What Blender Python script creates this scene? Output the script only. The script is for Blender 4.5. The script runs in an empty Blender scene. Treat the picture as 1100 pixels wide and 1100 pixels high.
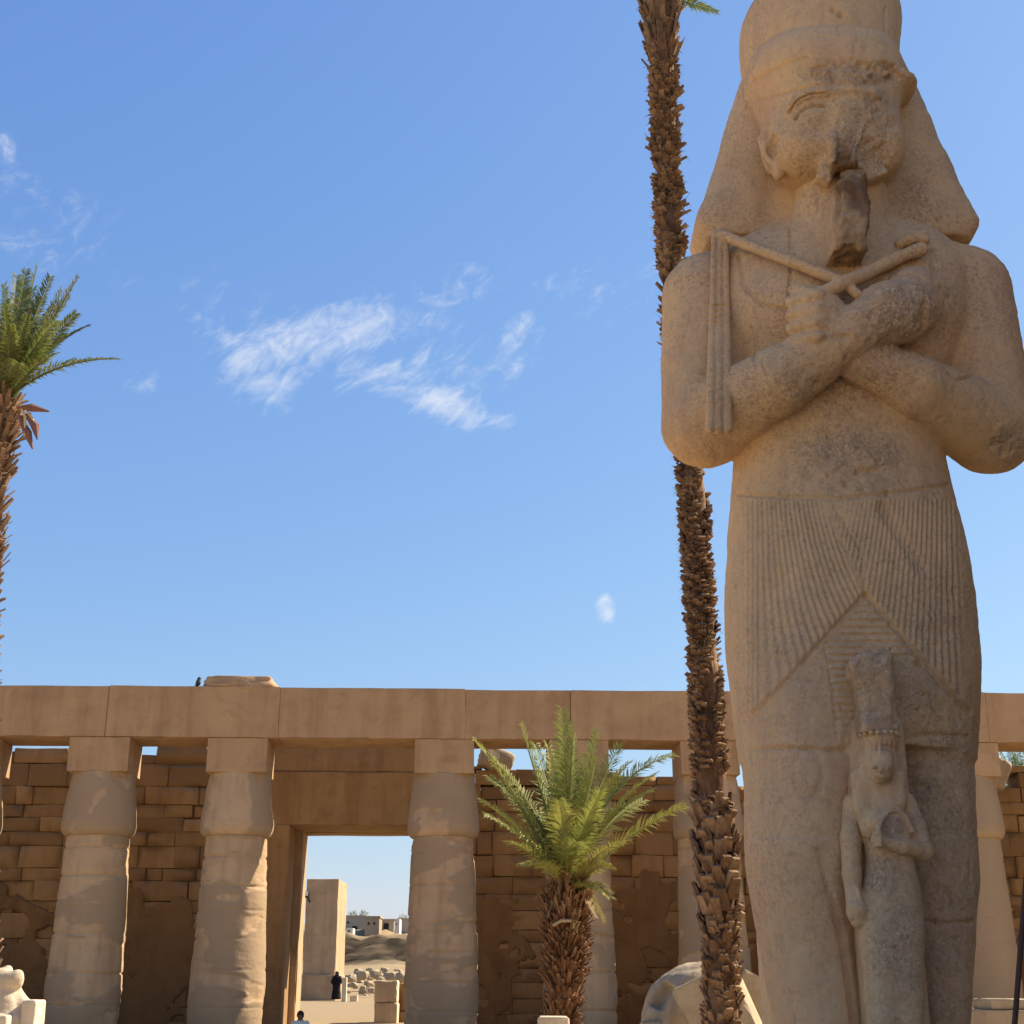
import bpy, bmesh, math, random
import numpy as np
from mathutils import Vector, Matrix

R = math.radians
S = bpy.context.scene
C = S.collection

# ------------------------------------------------------------------ camera
PITCH, FPX, EYE = R(18.9), 1500.0, 1.7
cam_d = bpy.data.cameras.new("camera")
cam = bpy.data.objects.new("camera", cam_d)
C.objects.link(cam)
cam_d.sensor_width = 36.0
cam_d.lens = 36.0 * FPX / 1100.0
cam_d.clip_start, cam_d.clip_end = 0.1, 6000.0
cam.location = (0, 0, EYE)
cam.rotation_euler = (R(90) + PITCH, 0, 0)
S.camera = cam

# ------------------------------------------------------------------ sky, sun, exposure
SUN_AZ, SUN_EL = R(22), R(41)          # azimuth measured from +X towards +Y
sun_dir = Vector((math.cos(SUN_AZ) * math.cos(SUN_EL), math.sin(SUN_AZ) * math.cos(SUN_EL), math.sin(SUN_EL)))
W = bpy.data.worlds.new("World")
S.world = W
W.use_nodes = True
SKY_STRENGTH = 0.0875
S.view_settings.view_transform = 'Standard'
S.view_settings.look = 'None'
S.view_settings.exposure = 1.23
S.view_settings.gamma = 1.0
sd = bpy.data.lights.new("sun", 'SUN')
sd.energy, sd.angle, sd.color = 4.8, R(0.5), (1.0, 0.87, 0.68)
so = bpy.data.objects.new("sun", sd)
C.objects.link(so)
so.rotation_euler = (-sun_dir).to_track_quat('-Z', 'Y').to_euler()


# ------------------------------------------------------------------ helpers
CP, SP = math.cos(PITCH), math.sin(PITCH)


def ray(px, py):
    u = (550.0 - py) / FPX
    return (px - 550.0) / FPX, CP - u * SP, SP + u * CP


def at(px, py, Y):
    """point of the plane y = Y that the photograph shows at pixel (px, py)"""
    x, y, z = ray(px, py)
    return Vector((x * Y / y, Y, EYE + z * Y / y))


def to_px(P):
    x, y, z = P[:, 0], P[:, 1], P[:, 2] - EYE
    fw = y * CP + z * SP
    up = -y * SP + z * CP
    return 550 + FPX * x / fw, 550 - FPX * up / fw


def tag(o, label=None, cat=None, group=None, kind=None):
    if label: o['label'] = label
    if cat:
        o['category'] = cat
        o['kind'] = 'thing'
    if group: o['group'] = group
    if kind: o['kind'] = kind
    return o


def empty(name, loc, label=None, cat=None, group=None, rz=0.0):
    o = bpy.data.objects.new(name, None)
    C.objects.link(o)
    o.location = loc
    o.rotation_euler = (0, 0, rz)
    o.empty_display_size = 0.3
    BASE[o.name] = Vector(loc)
    return tag(o, label, cat, group)


BASE = {}                                # world position of every object's origin


def mk(name, V, F, mat, parent=None, loc=None, smooth=True, attrs=None):
    """world-space vertices and faces -> one mesh object whose origin is loc (or its parent's)"""
    V = np.asarray(V, dtype=np.float64).reshape(-1, 3)
    base = Vector((0, 0, 0))
    if parent is not None:
        base = BASE[parent.name]
    off = Vector(loc) if loc is not None else (base if parent is not None else Vector((0, 0, 0)))
    V = V - np.array(off)
    me = bpy.data.meshes.new(name)
    if isinstance(F, np.ndarray) and F.ndim == 2:
        n, k = F.shape
        me.vertices.add(len(V))
        me.vertices.foreach_set('co', V.astype(np.float32).ravel())
        me.loops.add(n * k)
        me.loops.foreach_set('vertex_index', F.astype(np.int32).ravel())
        me.polygons.add(n)
        me.polygons.foreach_set('loop_start', np.arange(0, n * k, k, dtype=np.int32))
        me.polygons.foreach_set('loop_total', np.full(n, k, dtype=np.int32))
        me.update(calc_edges=True)
    else:
        me.from_pydata(V.tolist(), [], [tuple(f) for f in F])
        me.update()
    if smooth:
        me.polygons.foreach_set('use_smooth', np.ones(len(me.polygons), dtype=bool))
    for an, av in (attrs or {}).items():
        a = me.attributes.new(an, 'FLOAT', 'POINT')
        a.data.foreach_set('value', np.asarray(av, dtype=np.float32))
    mats = mat if isinstance(mat, (list, tuple)) else [mat]
    for m in mats: me.materials.append(m)
    o = bpy.data.objects.new(name, me)
    C.objects.link(o)
    o.location = off
    if parent is not None:
        o.parent = parent
        o.location = off - base
    BASE[o.name] = Vector(off)
    return o


class MB:
    """collects boxes, tubes and strips for one mesh"""
    def __init__(s): s.v, s.f = [], []

    def add(s, V, F):
        n = len(s.v)
        s.v += [tuple(p) for p in V]
        s.f += [tuple(i + n for i in f) for f in F]

    def box(s, c, sx, sy, sz, M=None, bev=0.0, taper=1.0, jit=0.0, rnd=None):
        bm = bmesh.new()
        bmesh.ops.create_cube(bm, size=1.0)
        for v in bm.verts:
            t = taper if v.co.z > 0 else 1.0
            v.co = Vector((v.co.x * sx * t, v.co.y * sy * t, v.co.z * sz))
            if jit: v.co += Vector([(rnd or random).uniform(-jit, jit) for _ in range(3)])
        if bev: bmesh.ops.bevel(bm, geom=bm.edges[:], offset=bev, segments=2, affect='EDGES', profile=0.6)
        if M is not None: bm.transform(M)
        bm.transform(Matrix.Translation(Vector(c)))
        bm.verts.ensure_lookup_table()
        s.add([v.co for v in bm.verts], [[v.index for v in f.verts] for f in bm.faces])
        bm.free()

    def tube(s, pts, rad, n=8, cap=True):
        pts = [Vector(p) for p in pts]
        rads = rad if isinstance(rad, (list, tuple)) else [rad] * len(pts)
        V, F = [], []
        up = Vector((0.123, 0.31, 0.94))
        for i, p in enumerate(pts):
            t = (pts[min(i + 1, len(pts) - 1)] - pts[max(i - 1, 0)]).normalized()
            a = t.cross(up)
            if a.length < 1e-4: a = t.cross(Vector((1, 0, 0)))
            a.normalize(); b = t.cross(a)
            for k in range(n):
                q = 2 * math.pi * k / n
                V.append(p + (a * math.cos(q) + b * math.sin(q)) * rads[i])
        for i in range(len(pts) - 1):
            for k in range(n):
                F.append((i * n + k, i * n + (k + 1) % n, (i + 1) * n + (k + 1) % n, (i + 1) * n + k))
        if cap:
            F.append(tuple(range(n))[::-1]); F.append(tuple((len(pts) - 1) * n + k for k in range(n)))
        s.add(V, F)

    def build(s, name, mat, parent=None, loc=None, smooth=False):
        return mk(name, s.v, s.f, mat, parent, loc, smooth)


# ------------------------------------------------------------------ value noise
_rng = np.random.default_rng(7)
_TAB = _rng.random((64, 64, 64)).astype(np.float32)


def vnoise(P, scale=1.0, seed=0):
    q = np.asarray(P, dtype=np.float32) * scale + np.float32(seed * 7.31 + 100.0)
    i = np.floor(q).astype(np.int32)
    f = q - i
    f = f * f * (3 - 2 * f)
    i0 = i & 63; i1 = (i + 1) & 63
    x0, y0, z0 = i0[..., 0], i0[..., 1], i0[..., 2]
    x1, y1, z1 = i1[..., 0], i1[..., 1], i1[..., 2]
    fx, fy, fz = f[..., 0], f[..., 1], f[..., 2]
    a = _TAB[x0, y0, z0] * (1 - fx) + _TAB[x1, y0, z0] * fx
    b = _TAB[x0, y1, z0] * (1 - fx) + _TAB[x1, y1, z0] * fx
    c = _TAB[x0, y0, z1] * (1 - fx) + _TAB[x1, y0, z1] * fx
    d = _TAB[x0, y1, z1] * (1 - fx) + _TAB[x1, y1, z1] * fx
    a = a * (1 - fy) + b * fy
    c = c * (1 - fy) + d * fy
    return (a * (1 - fz) + c * fz) * 2 - 1


def fbm(P, scale=1.0, seed=0, octv=4, gain=0.5):
    r, a, t = 0.0, 1.0, 0.0
    for o in range(octv):
        r = r + a * vnoise(P, scale * 2 ** o, seed + o * 3)
        t += a; a *= gain
    return r / t


def sstep(a, b, x):
    t = np.clip((x - a) / (b - a), 0, 1)
    return t * t * (3 - 2 * t)


# ------------------------------------------------------------------ implicit sculpting
class Sculpt:
    def __init__(s, lo, hi, h):
        s.lo, s.h = np.array(lo, dtype=np.float32), h
        n = np.ceil((np.array(hi) - np.array(lo)) / h).astype(int) + 1
        s.ax = [np.float32(lo[i]) + np.arange(n[i], dtype=np.float32) * np.float32(h) for i in range(3)]
        s.F = np.full(n, 1.0, dtype=np.float32)

    def _sl(s, lo, hi, m):
        out = []
        for i in range(3):
            a = int(np.searchsorted(s.ax[i], lo[i] - m)); b = int(np.searchsorted(s.ax[i], hi[i] + m))
            out.append(slice(max(a, 0), max(b, 0)))
        return tuple(out)

    def _do(s, fn, lo, hi, k, mode):
        sl = s._sl(lo, hi, k + 4 * s.h)
        X = s.ax[0][sl[0]][:, None, None]; Y = s.ax[1][sl[1]][None, :, None]; Z = s.ax[2][sl[2]][None, None, :]
        if X.size == 0 or Y.size == 0 or Z.size == 0: return s
        d = fn(X, Y, Z).astype(np.float32)
        a = s.F[sl]
        if mode == 'sub':
            d = -d
            hh = np.maximum(k - np.abs(a - d), 0) / k
            s.F[sl] = np.maximum(a, d) + hh * hh * k * 0.25
        else:
            hh = np.maximum(k - np.abs(a - d), 0) / k
            s.F[sl] = np.minimum(a, d) - hh * hh * k * 0.25
        return s

    def cone(s, a, b, ra, rb, k=0.05, mode='add', sc=(1, 1, 1)):
        a = np.array(a, dtype=np.float32); b = np.array(b, dtype=np.float32); sc = np.array(sc, dtype=np.float32)
        rm = max(ra, rb) * max(sc)
        lo, hi = np.minimum(a, b) - rm, np.maximum(a, b) + rm
        A, B = a / sc, b / sc
        D = B - A
        L2 = float((D * D).sum()) + 1e-9

        def fn(X, Y, Z):
            x, y, z = X / sc[0] - A[0], Y / sc[1] - A[1], Z / sc[2] - A[2]
            t = np.clip((x * D[0] + y * D[1] + z * D[2]) / L2, 0, 1)
            return (np.sqrt((x - t * D[0]) ** 2 + (y - t * D[1]) ** 2 + (z - t * D[2]) ** 2) - (ra + (rb - ra) * t)) * float(min(sc))
        return s._do(fn, lo, hi, k, mode)

    def chain(s, pts, rads, k=0.03, mode='add', sc=(1, 1, 1)):
        for i in range(len(pts) - 1): s.cone(pts[i], pts[i + 1], rads[i], rads[i + 1], k, mode, sc)
        return s

    def ell(s, c, r, k=0.05, mode='add', M=None):
        c = np.array(c, dtype=np.float32); r = np.array(r, dtype=np.float32); m = float(max(r))
        Q = None if M is None else np.array(M.to_3x3().transposed(), dtype=np.float32)

        def fn(X, Y, Z):
            x, y, z = X - c[0], Y - c[1], Z - c[2]
            if Q is not None:
                x, y, z = (Q[0, 0] * x + Q[0, 1] * y + Q[0, 2] * z, Q[1, 0] * x + Q[1, 1] * y + Q[1, 2] * z, Q[2, 0] * x + Q[2, 1] * y + Q[2, 2] * z)
            return (np.sqrt((x / r[0]) ** 2 + (y / r[1]) ** 2 + (z / r[2]) ** 2) - 1) * float(min(r))
        return s._do(fn, c - (r if M is None else m), c + (r if M is None else m), k, mode)

    def box(s, c, hs, k=0.03, mode='add', rnd=0.03, M=None):
        c = np.array(c, dtype=np.float32); hs = np.array(hs, dtype=np.float32)
        Q = None if M is None else np.array(M.to_3x3().transposed(), dtype=np.float32)
        m = float(np.linalg.norm(hs))

        def fn(X, Y, Z):
            x, y, z = X - c[0], Y - c[1], Z - c[2]
            if Q is not None:
                x, y, z = (Q[0, 0] * x + Q[0, 1] * y + Q[0, 2] * z, Q[1, 0] * x + Q[1, 1] * y + Q[1, 2] * z, Q[2, 0] * x + Q[2, 1] * y + Q[2, 2] * z)
            x, y, z = np.abs(x) - hs[0] + rnd, np.abs(y) - hs[1] + rnd, np.abs(z) - hs[2] + rnd
            o = np.sqrt(np.maximum(x, 0) ** 2 + np.maximum(y, 0) ** 2 + np.maximum(z, 0) ** 2)
            return o + np.minimum(np.maximum(np.maximum(x, y), z), 0) - rnd
        return s._do(fn, c - (hs if M is None else m), c + (hs if M is None else m), k, mode)

    def loft(s, rows, k=0.05, mode='add', rnd=0.0):
        """rows of (z, cx, cy, rx, ry, n): a superellipse at each height, joined smoothly"""
        rows = np.array(sorted(rows), dtype=np.float64)
        z = rows[:, 0]
        rx, ry = rows[:, 3].max(), rows[:, 4].max()
        lo = ((rows[:, 1] - rows[:, 3]).min(), (rows[:, 2] - rows[:, 4]).min(), z[0])
        hi = ((rows[:, 1] + rows[:, 3]).max(), (rows[:, 2] + rows[:, 4]).max(), z[-1])
        T = np.gradient(rows[:, 1:], z, axis=0)

        def fn(X, Y, Z):
            zz = np.clip(Z.ravel(), z[0], z[-1]).astype(np.float64)
            i = np.clip(np.searchsorted(z, zz) - 1, 0, len(z) - 2)
            hh = z[i + 1] - z[i]; t = (zz - z[i]) / hh
            a, b = rows[i, 1:], rows[i + 1, 1:]
            t = t[:, None]; hh = hh[:, None]
            q = (2 * t ** 3 - 3 * t ** 2 + 1) * a + (t ** 3 - 2 * t ** 2 + t) * hh * T[i] + (-2 * t ** 3 + 3 * t ** 2) * b + (t ** 3 - t ** 2) * hh * T[i + 1]
            q = q.astype(np.float32)
            cx, cy, ax, ay, n = [q[:, j][None, None, :] for j in range(5)]
            d = (((np.abs(X - cx) / ax) ** n + (np.abs(Y - cy) / ay) ** n) ** (1 / n) - 1) * np.minimum(ax, ay)
            e = np.maximum(Z - np.float32(z[-1]), np.float32(z[0]) - Z)
            if rnd > 0:
                hh2 = np.maximum(rnd - np.abs(d - e), 0) / rnd
                return np.maximum(d, e) + hh2 * hh2 * rnd * 0.25
            return np.maximum(d, e)
        return s._do(fn, lo, hi, k, mode)

    def noise(s, amp, scale, seed=0, octv=3):
        near = np.argwhere(np.abs(s.F) < amp * 2 + 2 * s.h)
        P = np.stack([s.ax[i][near[:, i]] for i in range(3)], -1)
        s.F[near[:, 0], near[:, 1], near[:, 2]] += amp * fbm(P, scale, seed, octv)
        return s

    def mesh(s):
        F, h = s.F, s.h
        ins = F < 0
        cnt = np.zeros(np.array(F.shape) - 1, dtype=np.int8)
        for dx in (0, 1):
            for dy in (0, 1):
                for dz in (0, 1):
                    cnt += ins[dx:F.shape[0] - 1 + dx, dy:F.shape[1] - 1 + dy, dz:F.shape[2] - 1 + dz]
        cells = np.argwhere((cnt > 0) & (cnt < 8))
        idx = np.full(cnt.shape, -1, dtype=np.int32)
        idx[cells[:, 0], cells[:, 1], cells[:, 2]] = np.arange(len(cells))
        acc = np.zeros((len(cells), 3)); num = np.zeros(len(cells))
        cor = np.array([(a, b, c) for a in (0, 1) for b in (0, 1) for c in (0, 1)])
        val = [F[cells[:, 0] + c[0], cells[:, 1] + c[1], cells[:, 2] + c[2]] for c in cor]
        for i in range(8):
            for j in range(i + 1, 8):
                if np.abs(cor[i] - cor[j]).sum() != 1: continue
                m = (val[i] < 0) != (val[j] < 0)
                t = (val[i][m] / (val[i][m] - val[j][m]))[:, None]
                acc[m] += cor[i] + t * (cor[j] - cor[i]); num[m] += 1
        V = s.lo + h * (cells + acc / num[:, None])
        Q = []
        for ax in range(3):
            a, b = [(1, 2), (2, 0), (0, 1)][ax]
            i0 = np.take(ins, range(F.shape[ax] - 1), ax); i1 = np.take(ins, range(1, F.shape[ax]), ax)
            e = np.argwhere(i0 != i1)
            e = e[(e[:, a] > 0) & (e[:, b] > 0) & (e[:, a] < F.shape[a] - 1) & (e[:, b] < F.shape[b] - 1)]
            def cid(da, db):
                q = e.copy(); q[:, a] += da; q[:, b] += db
                return idx[q[:, 0], q[:, 1], q[:, 2]]
            q = np.stack([cid(-1, -1), cid(0, -1), cid(0, 0), cid(-1, 0)], -1)
            fl = ~ins[e[:, 0], e[:, 1], e[:, 2]]
            q[fl] = q[fl][:, ::-1]
            Q.append(q)
        Q = np.concatenate(Q)
        Q = Q[(Q >= 0).all(1)]
        return V, Q


def normals(V, Q):
    n = np.cross(V[Q[:, 2]] - V[Q[:, 0]], V[Q[:, 3]] - V[Q[:, 1]])
    N = np.zeros_like(V)
    for c in range(3):
        for k in range(4): N[:, c] += np.bincount(Q[:, k], n[:, c], len(V))
    return N / (np.linalg.norm(N, axis=1)[:, None] + 1e-12)


# ------------------------------------------------------------------ material helpers
class NT:
    def __init__(s, name):
        s.m = bpy.data.materials.new(name)
        s.m.use_nodes = True
        s.t = s.m.node_tree
        s.b = s.t.nodes['Principled BSDF']
        s.b.inputs['Specular IOR Level'].default_value = 0.15
        s.b.inputs['Roughness'].default_value = 0.9

    def n(s, typ, **kw):
        nd = s.t.nodes.new(typ)
        ins = kw.pop('ins', {})
        for a, v in kw.items(): setattr(nd, a, v)
        for a, v in ins.items(): s.set(nd.inputs[a], v)
        return nd

    def set(s, sock, v):
        if isinstance(v, bpy.types.NodeSocket): s.t.links.new(v, sock)
        else: sock.default_value = v

    def co(s): return s.n('ShaderNodeTexCoord').outputs['Object']

    def noise(s, scale, detail=4, rough=0.55, dist=0.0, vec=None, sc=None):
        v = vec or s.co()
        if sc: v = s.n('ShaderNodeMapping', ins={'Vector': v, 'Scale': sc}).outputs[0]
        return s.n('ShaderNodeTexNoise', ins={'Vector': v, 'Scale': scale, 'Detail': detail, 'Roughness': rough, 'Distortion': dist}).outputs['Fac']

    def ramp(s, fac, stops):
        r = s.n('ShaderNodeValToRGB', ins={'Fac': fac})
        e = r.color_ramp.elements
        while len(e) < len(stops): e.new(0.5)
        for k, (p, c) in enumerate(stops):
            e[k].position = p
            e[k].color = (c, c, c, 1) if isinstance(c, (int, float)) else (*c, 1)
        return r.outputs['Color']

    def mix(s, f, a, b, mode='MIX'):
        nd = s.n('ShaderNodeMix', data_type='RGBA', blend_type=mode)
        s.set(nd.inputs[0], f)
        for i, v in ((6, a), (7, b)):
            s.set(nd.inputs[i], v if isinstance(v, bpy.types.NodeSocket) else (*v, 1))
        return nd.outputs[2]

    def math(s, op, a, b=0.0, c=0.0):
        nd = s.n('ShaderNodeMath', operation=op)
        s.set(nd.inputs[0], a); s.set(nd.inputs[1], b); s.set(nd.inputs[2], c)
        return nd.outputs[0]

    def attr(s, name): return s.n('ShaderNodeAttribute', attribute_name=name).outputs['Fac']

    def bump(s, h, strength=0.5, dist=0.02, nrm=None):
        nd = s.n('ShaderNodeBump', ins={'Height': h, 'Strength': strength, 'Distance': dist})
        if nrm is not None: s.set(nd.inputs['Normal'], nrm)
        return nd.outputs['Normal']

    def out(s, col, nrm=None, rough=None):
        s.set(s.b.inputs['Base Color'], col if isinstance(col, bpy.types.NodeSocket) else (*col, 1))
        if nrm is not None: s.set(s.b.inputs['Normal'], nrm)
        if rough is not None: s.set(s.b.inputs['Roughness'], rough)
        return s.m


def simple_mat(name, col, rough=0.8, var=0.25, scale=6.0):
    t = NT(name)
    c2 = tuple(x * (1 - var) for x in col)
    return t.out(t.mix(t.noise(scale), c2, col), t.bump(t.noise(scale * 5), 0.3, 0.01), rough)


# ------------------------------------------------------------------ world nodes (sky with thin cirrus)
wt = W.node_tree
wt.nodes.clear()
_w = NT.__new__(NT); _w.t = wt
sky = _w.n('ShaderNodeTexSky', sky_type='NISHITA', sun_disc=False)
sky.sun_elevation, sky.sun_rotation = SUN_EL, R(90) - SUN_AZ
sky.air_density, sky.dust_density, sky.ozone_density = 1.3, 0.6, 8.0
# the camera's softer response to the sky, channel by channel
_sp = _w.n('ShaderNodeSeparateColor', ins={'Color': sky.outputs[0]})
_cb = _w.n('ShaderNodeCombineColor')
for _i, (_k, _g) in enumerate(((.927, .965), (1.022, .82), (1.881, .489))):
    wt.links.new(_w.math('MULTIPLY', _w.math('POWER', _sp.outputs[_i], _g), _k), _cb.inputs[_i])
wdir = _w.n('ShaderNodeTexCoord').outputs['Generated']


def wvec(px, py):
    return Vector(ray(px, py)).normalized()


def wdot(v):
    d = _w.n('ShaderNodeVectorMath', operation='DOT_PRODUCT')
    wt.links.new(wdir, d.inputs[0]); d.inputs[1].default_value = v
    return d.outputs['Value']


def streak(a, b, r, gain):
    """soft band of thin cloud between two directions of the sky"""
    A_, B_ = wvec(*a), wvec(*b)
    D_ = B_ - A_; L2 = max(D_.length_squared, 1e-8)
    t_ = _w.math('MULTIPLY_ADD', wdot(D_ / L2), 1.0, -A_.dot(D_) / L2)
    t_.node.use_clamp = True
    sc = _w.n('ShaderNodeVectorMath', operation='SCALE'); sc.inputs[0].default_value = D_; wt.links.new(t_, sc.inputs['Scale'])
    ad = _w.n('ShaderNodeVectorMath', operation='ADD'); wt.links.new(sc.outputs[0], ad.inputs[0]); ad.inputs[1].default_value = A_
    ds = _w.n('ShaderNodeVectorMath', operation='DISTANCE'); wt.links.new(wdir, ds.inputs[0]); wt.links.new(ad.outputs[0], ds.inputs[1])
    return _w.n('ShaderNodeMapRange', interpolation_type='SMOOTHSTEP', ins={'Value': ds.outputs['Value'], 'From Min': r / FPX, 'From Max': 0.0, 'To Min': 0.0, 'To Max': gain}).outputs[0]


masks = None
for sp in (((262, 384), (330, 364), 58, 1.0), ((330, 364), (405, 345), 62, .85), (((264, 388)), (300, 418), 50, .8), ((405, 350), (475, 326), 52, .62), ((475, 326), (512, 300), 40, .55),
           ((440, 345), (446, 310), 26, .55), ((380, 400), (450, 418), 48, .82), ((450, 418), (502, 446), 40, 1.0), ((500, 446), (548, 456), 26, .55), ((564, 350), (548, 378), 38, .78), ((548, 382), (490, 398), 50, .55),
           ((470, 425), (455, 385), 34, .62), ((651, 648), (653, 658), 19, .86), ((0, 220), (60, 250), 110, .40), ((60, 250), (110, 280), 70, .36), ((0, 160), (4, 170), 30, .55), ((200, 330), (250, 345), 80, .36), ((560, 300), (700, 320), 90, .34), ((140, 400), (160, 408), 30, .42)):
    m_ = streak(*sp)
    masks = m_ if masks is None else _w.math('MAXIMUM', masks, m_)
# feathery noise drawn out along the wind
_e1, _e2 = Vector((1, 0, 0)), Vector((0, -math.sin(R(27)), math.cos(R(27))))


def wind(angle, along, across, warp):
    c_, s_ = math.cos(R(angle)), math.sin(R(angle))
    cm = _w.n('ShaderNodeCombineXYZ')
    wt.links.new(_w.math('MULTIPLY', wdot(_e1 * c_ + _e2 * s_), along), cm.inputs[0])
    wt.links.new(_w.math('MULTIPLY', wdot(_e2 * c_ - _e1 * s_), across), cm.inputs[1])
    return _w.n('ShaderNodeTexNoise', ins={'Vector': cm.outputs[0], 'Scale': 1.0, 'Detail': 9.0, 'Roughness': .62, 'Distortion': warp}).outputs['Fac']


cn = _w.math('ADD', _w.math('MULTIPLY', wind(24, 13.0, 26.0, 1.4), .55), _w.math('MULTIPLY', wind(40, 45.0, 80.0, 1.0), .45))
cs = _w.math('MULTIPLY_ADD', _w.math('SUBTRACT', cn, .5), 3.0, _w.math('MULTIPLY_ADD', masks, .80, -.36))
cf = _w.n('ShaderNodeMapRange', interpolation_type='SMOOTHSTEP', ins={'Value': cs, 'From Min': -.15, 'From Max': 1.05, 'To Min': 0.0, 'To Max': .80}).outputs[0]
cf = _w.math('MULTIPLY', cf, _w.math('MINIMUM', _w.math('MULTIPLY', masks, 3.0), 1.0))
CLOUD_RADIANCE = 4.6
skc = _w.mix(cf, _cb.outputs[0], (CLOUD_RADIANCE * 0.96, CLOUD_RADIANCE * 0.99, CLOUD_RADIANCE * 1.05))
bg = _w.n('ShaderNodeBackground', ins={'Color': skc, 'Strength': SKY_STRENGTH})
wo = _w.n('ShaderNodeOutputWorld')
wt.links.new(bg.outputs[0], wo.inputs[0])
# ------------------------------------------------------------------ materials
def statue_stone():
    t = NT("statue_stone")
    warm, grey, rose, dark = (.68, .44, .222), (.40, .28, .175), (.60, .345, .195), (.15, .075, .035)
    c = t.mix(t.ramp(t.noise(0.9, 5, 0.6, 0.6), [(.36, 0), (.66, 1)]), warm, (.62, .405, .208))
    c = t.mix(t.ramp(t.noise(1.7, 6, 0.65, 0.3), [(.52, 0), (.72, .55)]), c, (.46, .31, .175))
    c = t.mix(t.math('MULTIPLY', t.ramp(t.noise(1.1, 4, 0.6, 0.2, sc=(1, 1, .45)), [(.48, 0), (.68, 1)]), .45), c, rose)
    c = t.mix(t.attr('rose'), c, rose)
    c = t.mix(t.attr('grey'), c, grey)
    # grains and blotches of the coarse stone; some zones are still smooth, others worn open
    worn = t.math('ADD', t.math('MULTIPLY', t.ramp(t.noise(.75, 5, .65, .4), [(.40, .12), (.62, .85)]), .8), t.math('MULTIPLY', t.attr('grey'), .6))
    c = t.mix(t.math('MULTIPLY', t.ramp(t.noise(30, 3, 0.7), [(.49, 0), (.64, .75)]), worn), c, (.22, .14, .10))
    c = t.mix(t.math('MULTIPLY', t.ramp(t.noise(42, 3, 0.7), [(.53, 0), (.66, .70)]), worn), c, (.80, .60, .43))
    c = t.mix(t.ramp(t.noise(6.5, 6, 0.75, .8), [(.50, 0), (.68, .42)]), c, (.40, .245, .15))
    c = t.mix(t.ramp(t.noise(3.4, 6, 0.75, .8, sc=(1.3, 1, .8)), [(.54, 0), (.72, .5)]), c, (.74, .475, .265))
    c = t.mix(t.ramp(t.noise(2.3, 7, 0.8, 1.2, sc=(1, 1, .5)), [(.60, 0), (.66, .35)]), c, (.27, .175, .115))
    c = t.mix(t.attr('rough'), c, dark)
    # thin rain streaks
    c = t.mix(t.ramp(t.noise(5, 4, 0.6, sc=(1, 1, .06)), [(.5, 0), (.8, .35)]), c, (.30, .205, .14))
    ph = t.attr('pleat'); pm = t.attr('pleat_mask')
    w = t.math('MULTIPLY', t.math('SINE', ph), pm)
    n0 = t.bump(t.noise(5, 7, 0.7), 0.35, 0.06)
    n1 = t.bump(t.math('MULTIPLY', t.noise(24, 4, 0.7), worn), 0.7, 0.04, n0)
    n2 = t.bump(t.noise(75, 4, 0.75), 0.4, 0.008, n1)
    n3 = t.bump(w, 0.5, 0.009, n2)
    return t.out(c, n3, 0.92)


def sandstone(name, a, b, stain, scale=1.0, bumpd=0.03, plaster=None, joints=None):
    t = NT(name)
    oi = t.n('ShaderNodeObjectInfo')
    rv = t.math('MULTIPLY', oi.outputs['Random'], 37.0)
    vec = t.n('ShaderNodeVectorMath', operation='ADD'); t.set(vec.inputs[0], t.co())
    cm = t.n('ShaderNodeCombineXYZ', ins={'X': rv, 'Y': rv}); t.set(vec.inputs[1], cm.outputs[0])
    v = vec.outputs[0]
    c = t.mix(t.ramp(t.noise(.45 * scale, 6, .6, .5, v), [(.35, 0), (.65, 1)]), a, b)
    c = t.mix(t.ramp(t.noise(1.6 * scale, 6, .65, .2, v), [(.50, 0), (.75, .7)]), c, stain)
    c = t.mix(t.ramp(t.noise(2.2 * scale, 5, .6, .2, v, sc=(1, 1, .10)), [(.46, 0), (.68, .6)]), c, stain)
    c = t.mix(t.ramp(t.noise(3.0 * scale, 5, .6, .2, v, sc=(.12, .12, 1)), [(.50, 0), (.75, .30)]), c, tuple(min(1, x * 1.25) for x in b))
    c = t.mix(t.ramp(t.noise(24 * scale, 3, .7, 0, v), [(.58, 0), (.75, .4)]), c, tuple(x * .55 for x in stain))
    if plaster: c = t.mix(t.attr('plaster'), c, t.mix(t.noise(1.2, 5, .6, .3, v), plaster, tuple(x * .8 for x in plaster)))
    if joints: c = t.mix(t.attr('tone'), c, joints)
    nb = t.bump(t.noise(9 * scale, 7, .7, 0, v), .6, bumpd)
    nb = t.bump(t.noise(3 * scale, 4, .6, 0, v, sc=(.25, .25, 1)), .5, bumpd * 1.5, nb)
    return t.out(c, nb, .93)


M = {}
M['statue'] = statue_stone()
M['beam'] = sandstone('architrave_sandstone', (.415, .27, .148), (.36, .227, .124), (.25, .15, .08), .8)
M['column'] = sandstone('column_sandstone', (.46, .325, .195), (.385, .265, .155), (.27, .178, .102), 1.0, .03, (.32, .23, .142))
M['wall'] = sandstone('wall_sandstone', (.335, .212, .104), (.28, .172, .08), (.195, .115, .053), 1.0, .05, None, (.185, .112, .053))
M['plaster'] = sandstone('old_wall_render', (.215, .13, .06), (.17, .10, .045), (.12, .07, .034), .7, .03)
M['gap'] = simple_mat('dark_joint_mortar', (.13, .08, .04), .95)
M['pale'] = sandstone('pale_limestone', (.39, .31, .205), (.335, .262, .17), (.25, .188, .118), 1.4, .03)
M['white_stone'] = sandstone('weathered_white_stone', (.60, .50, .37), (.53, .43, .31), (.40, .31, .21), 1.4, .03)
M['pylon'] = sandstone('pylon_sandstone', (.40, .29, .175), (.36, .255, .15), (.28, .19, .11), .4)
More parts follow.
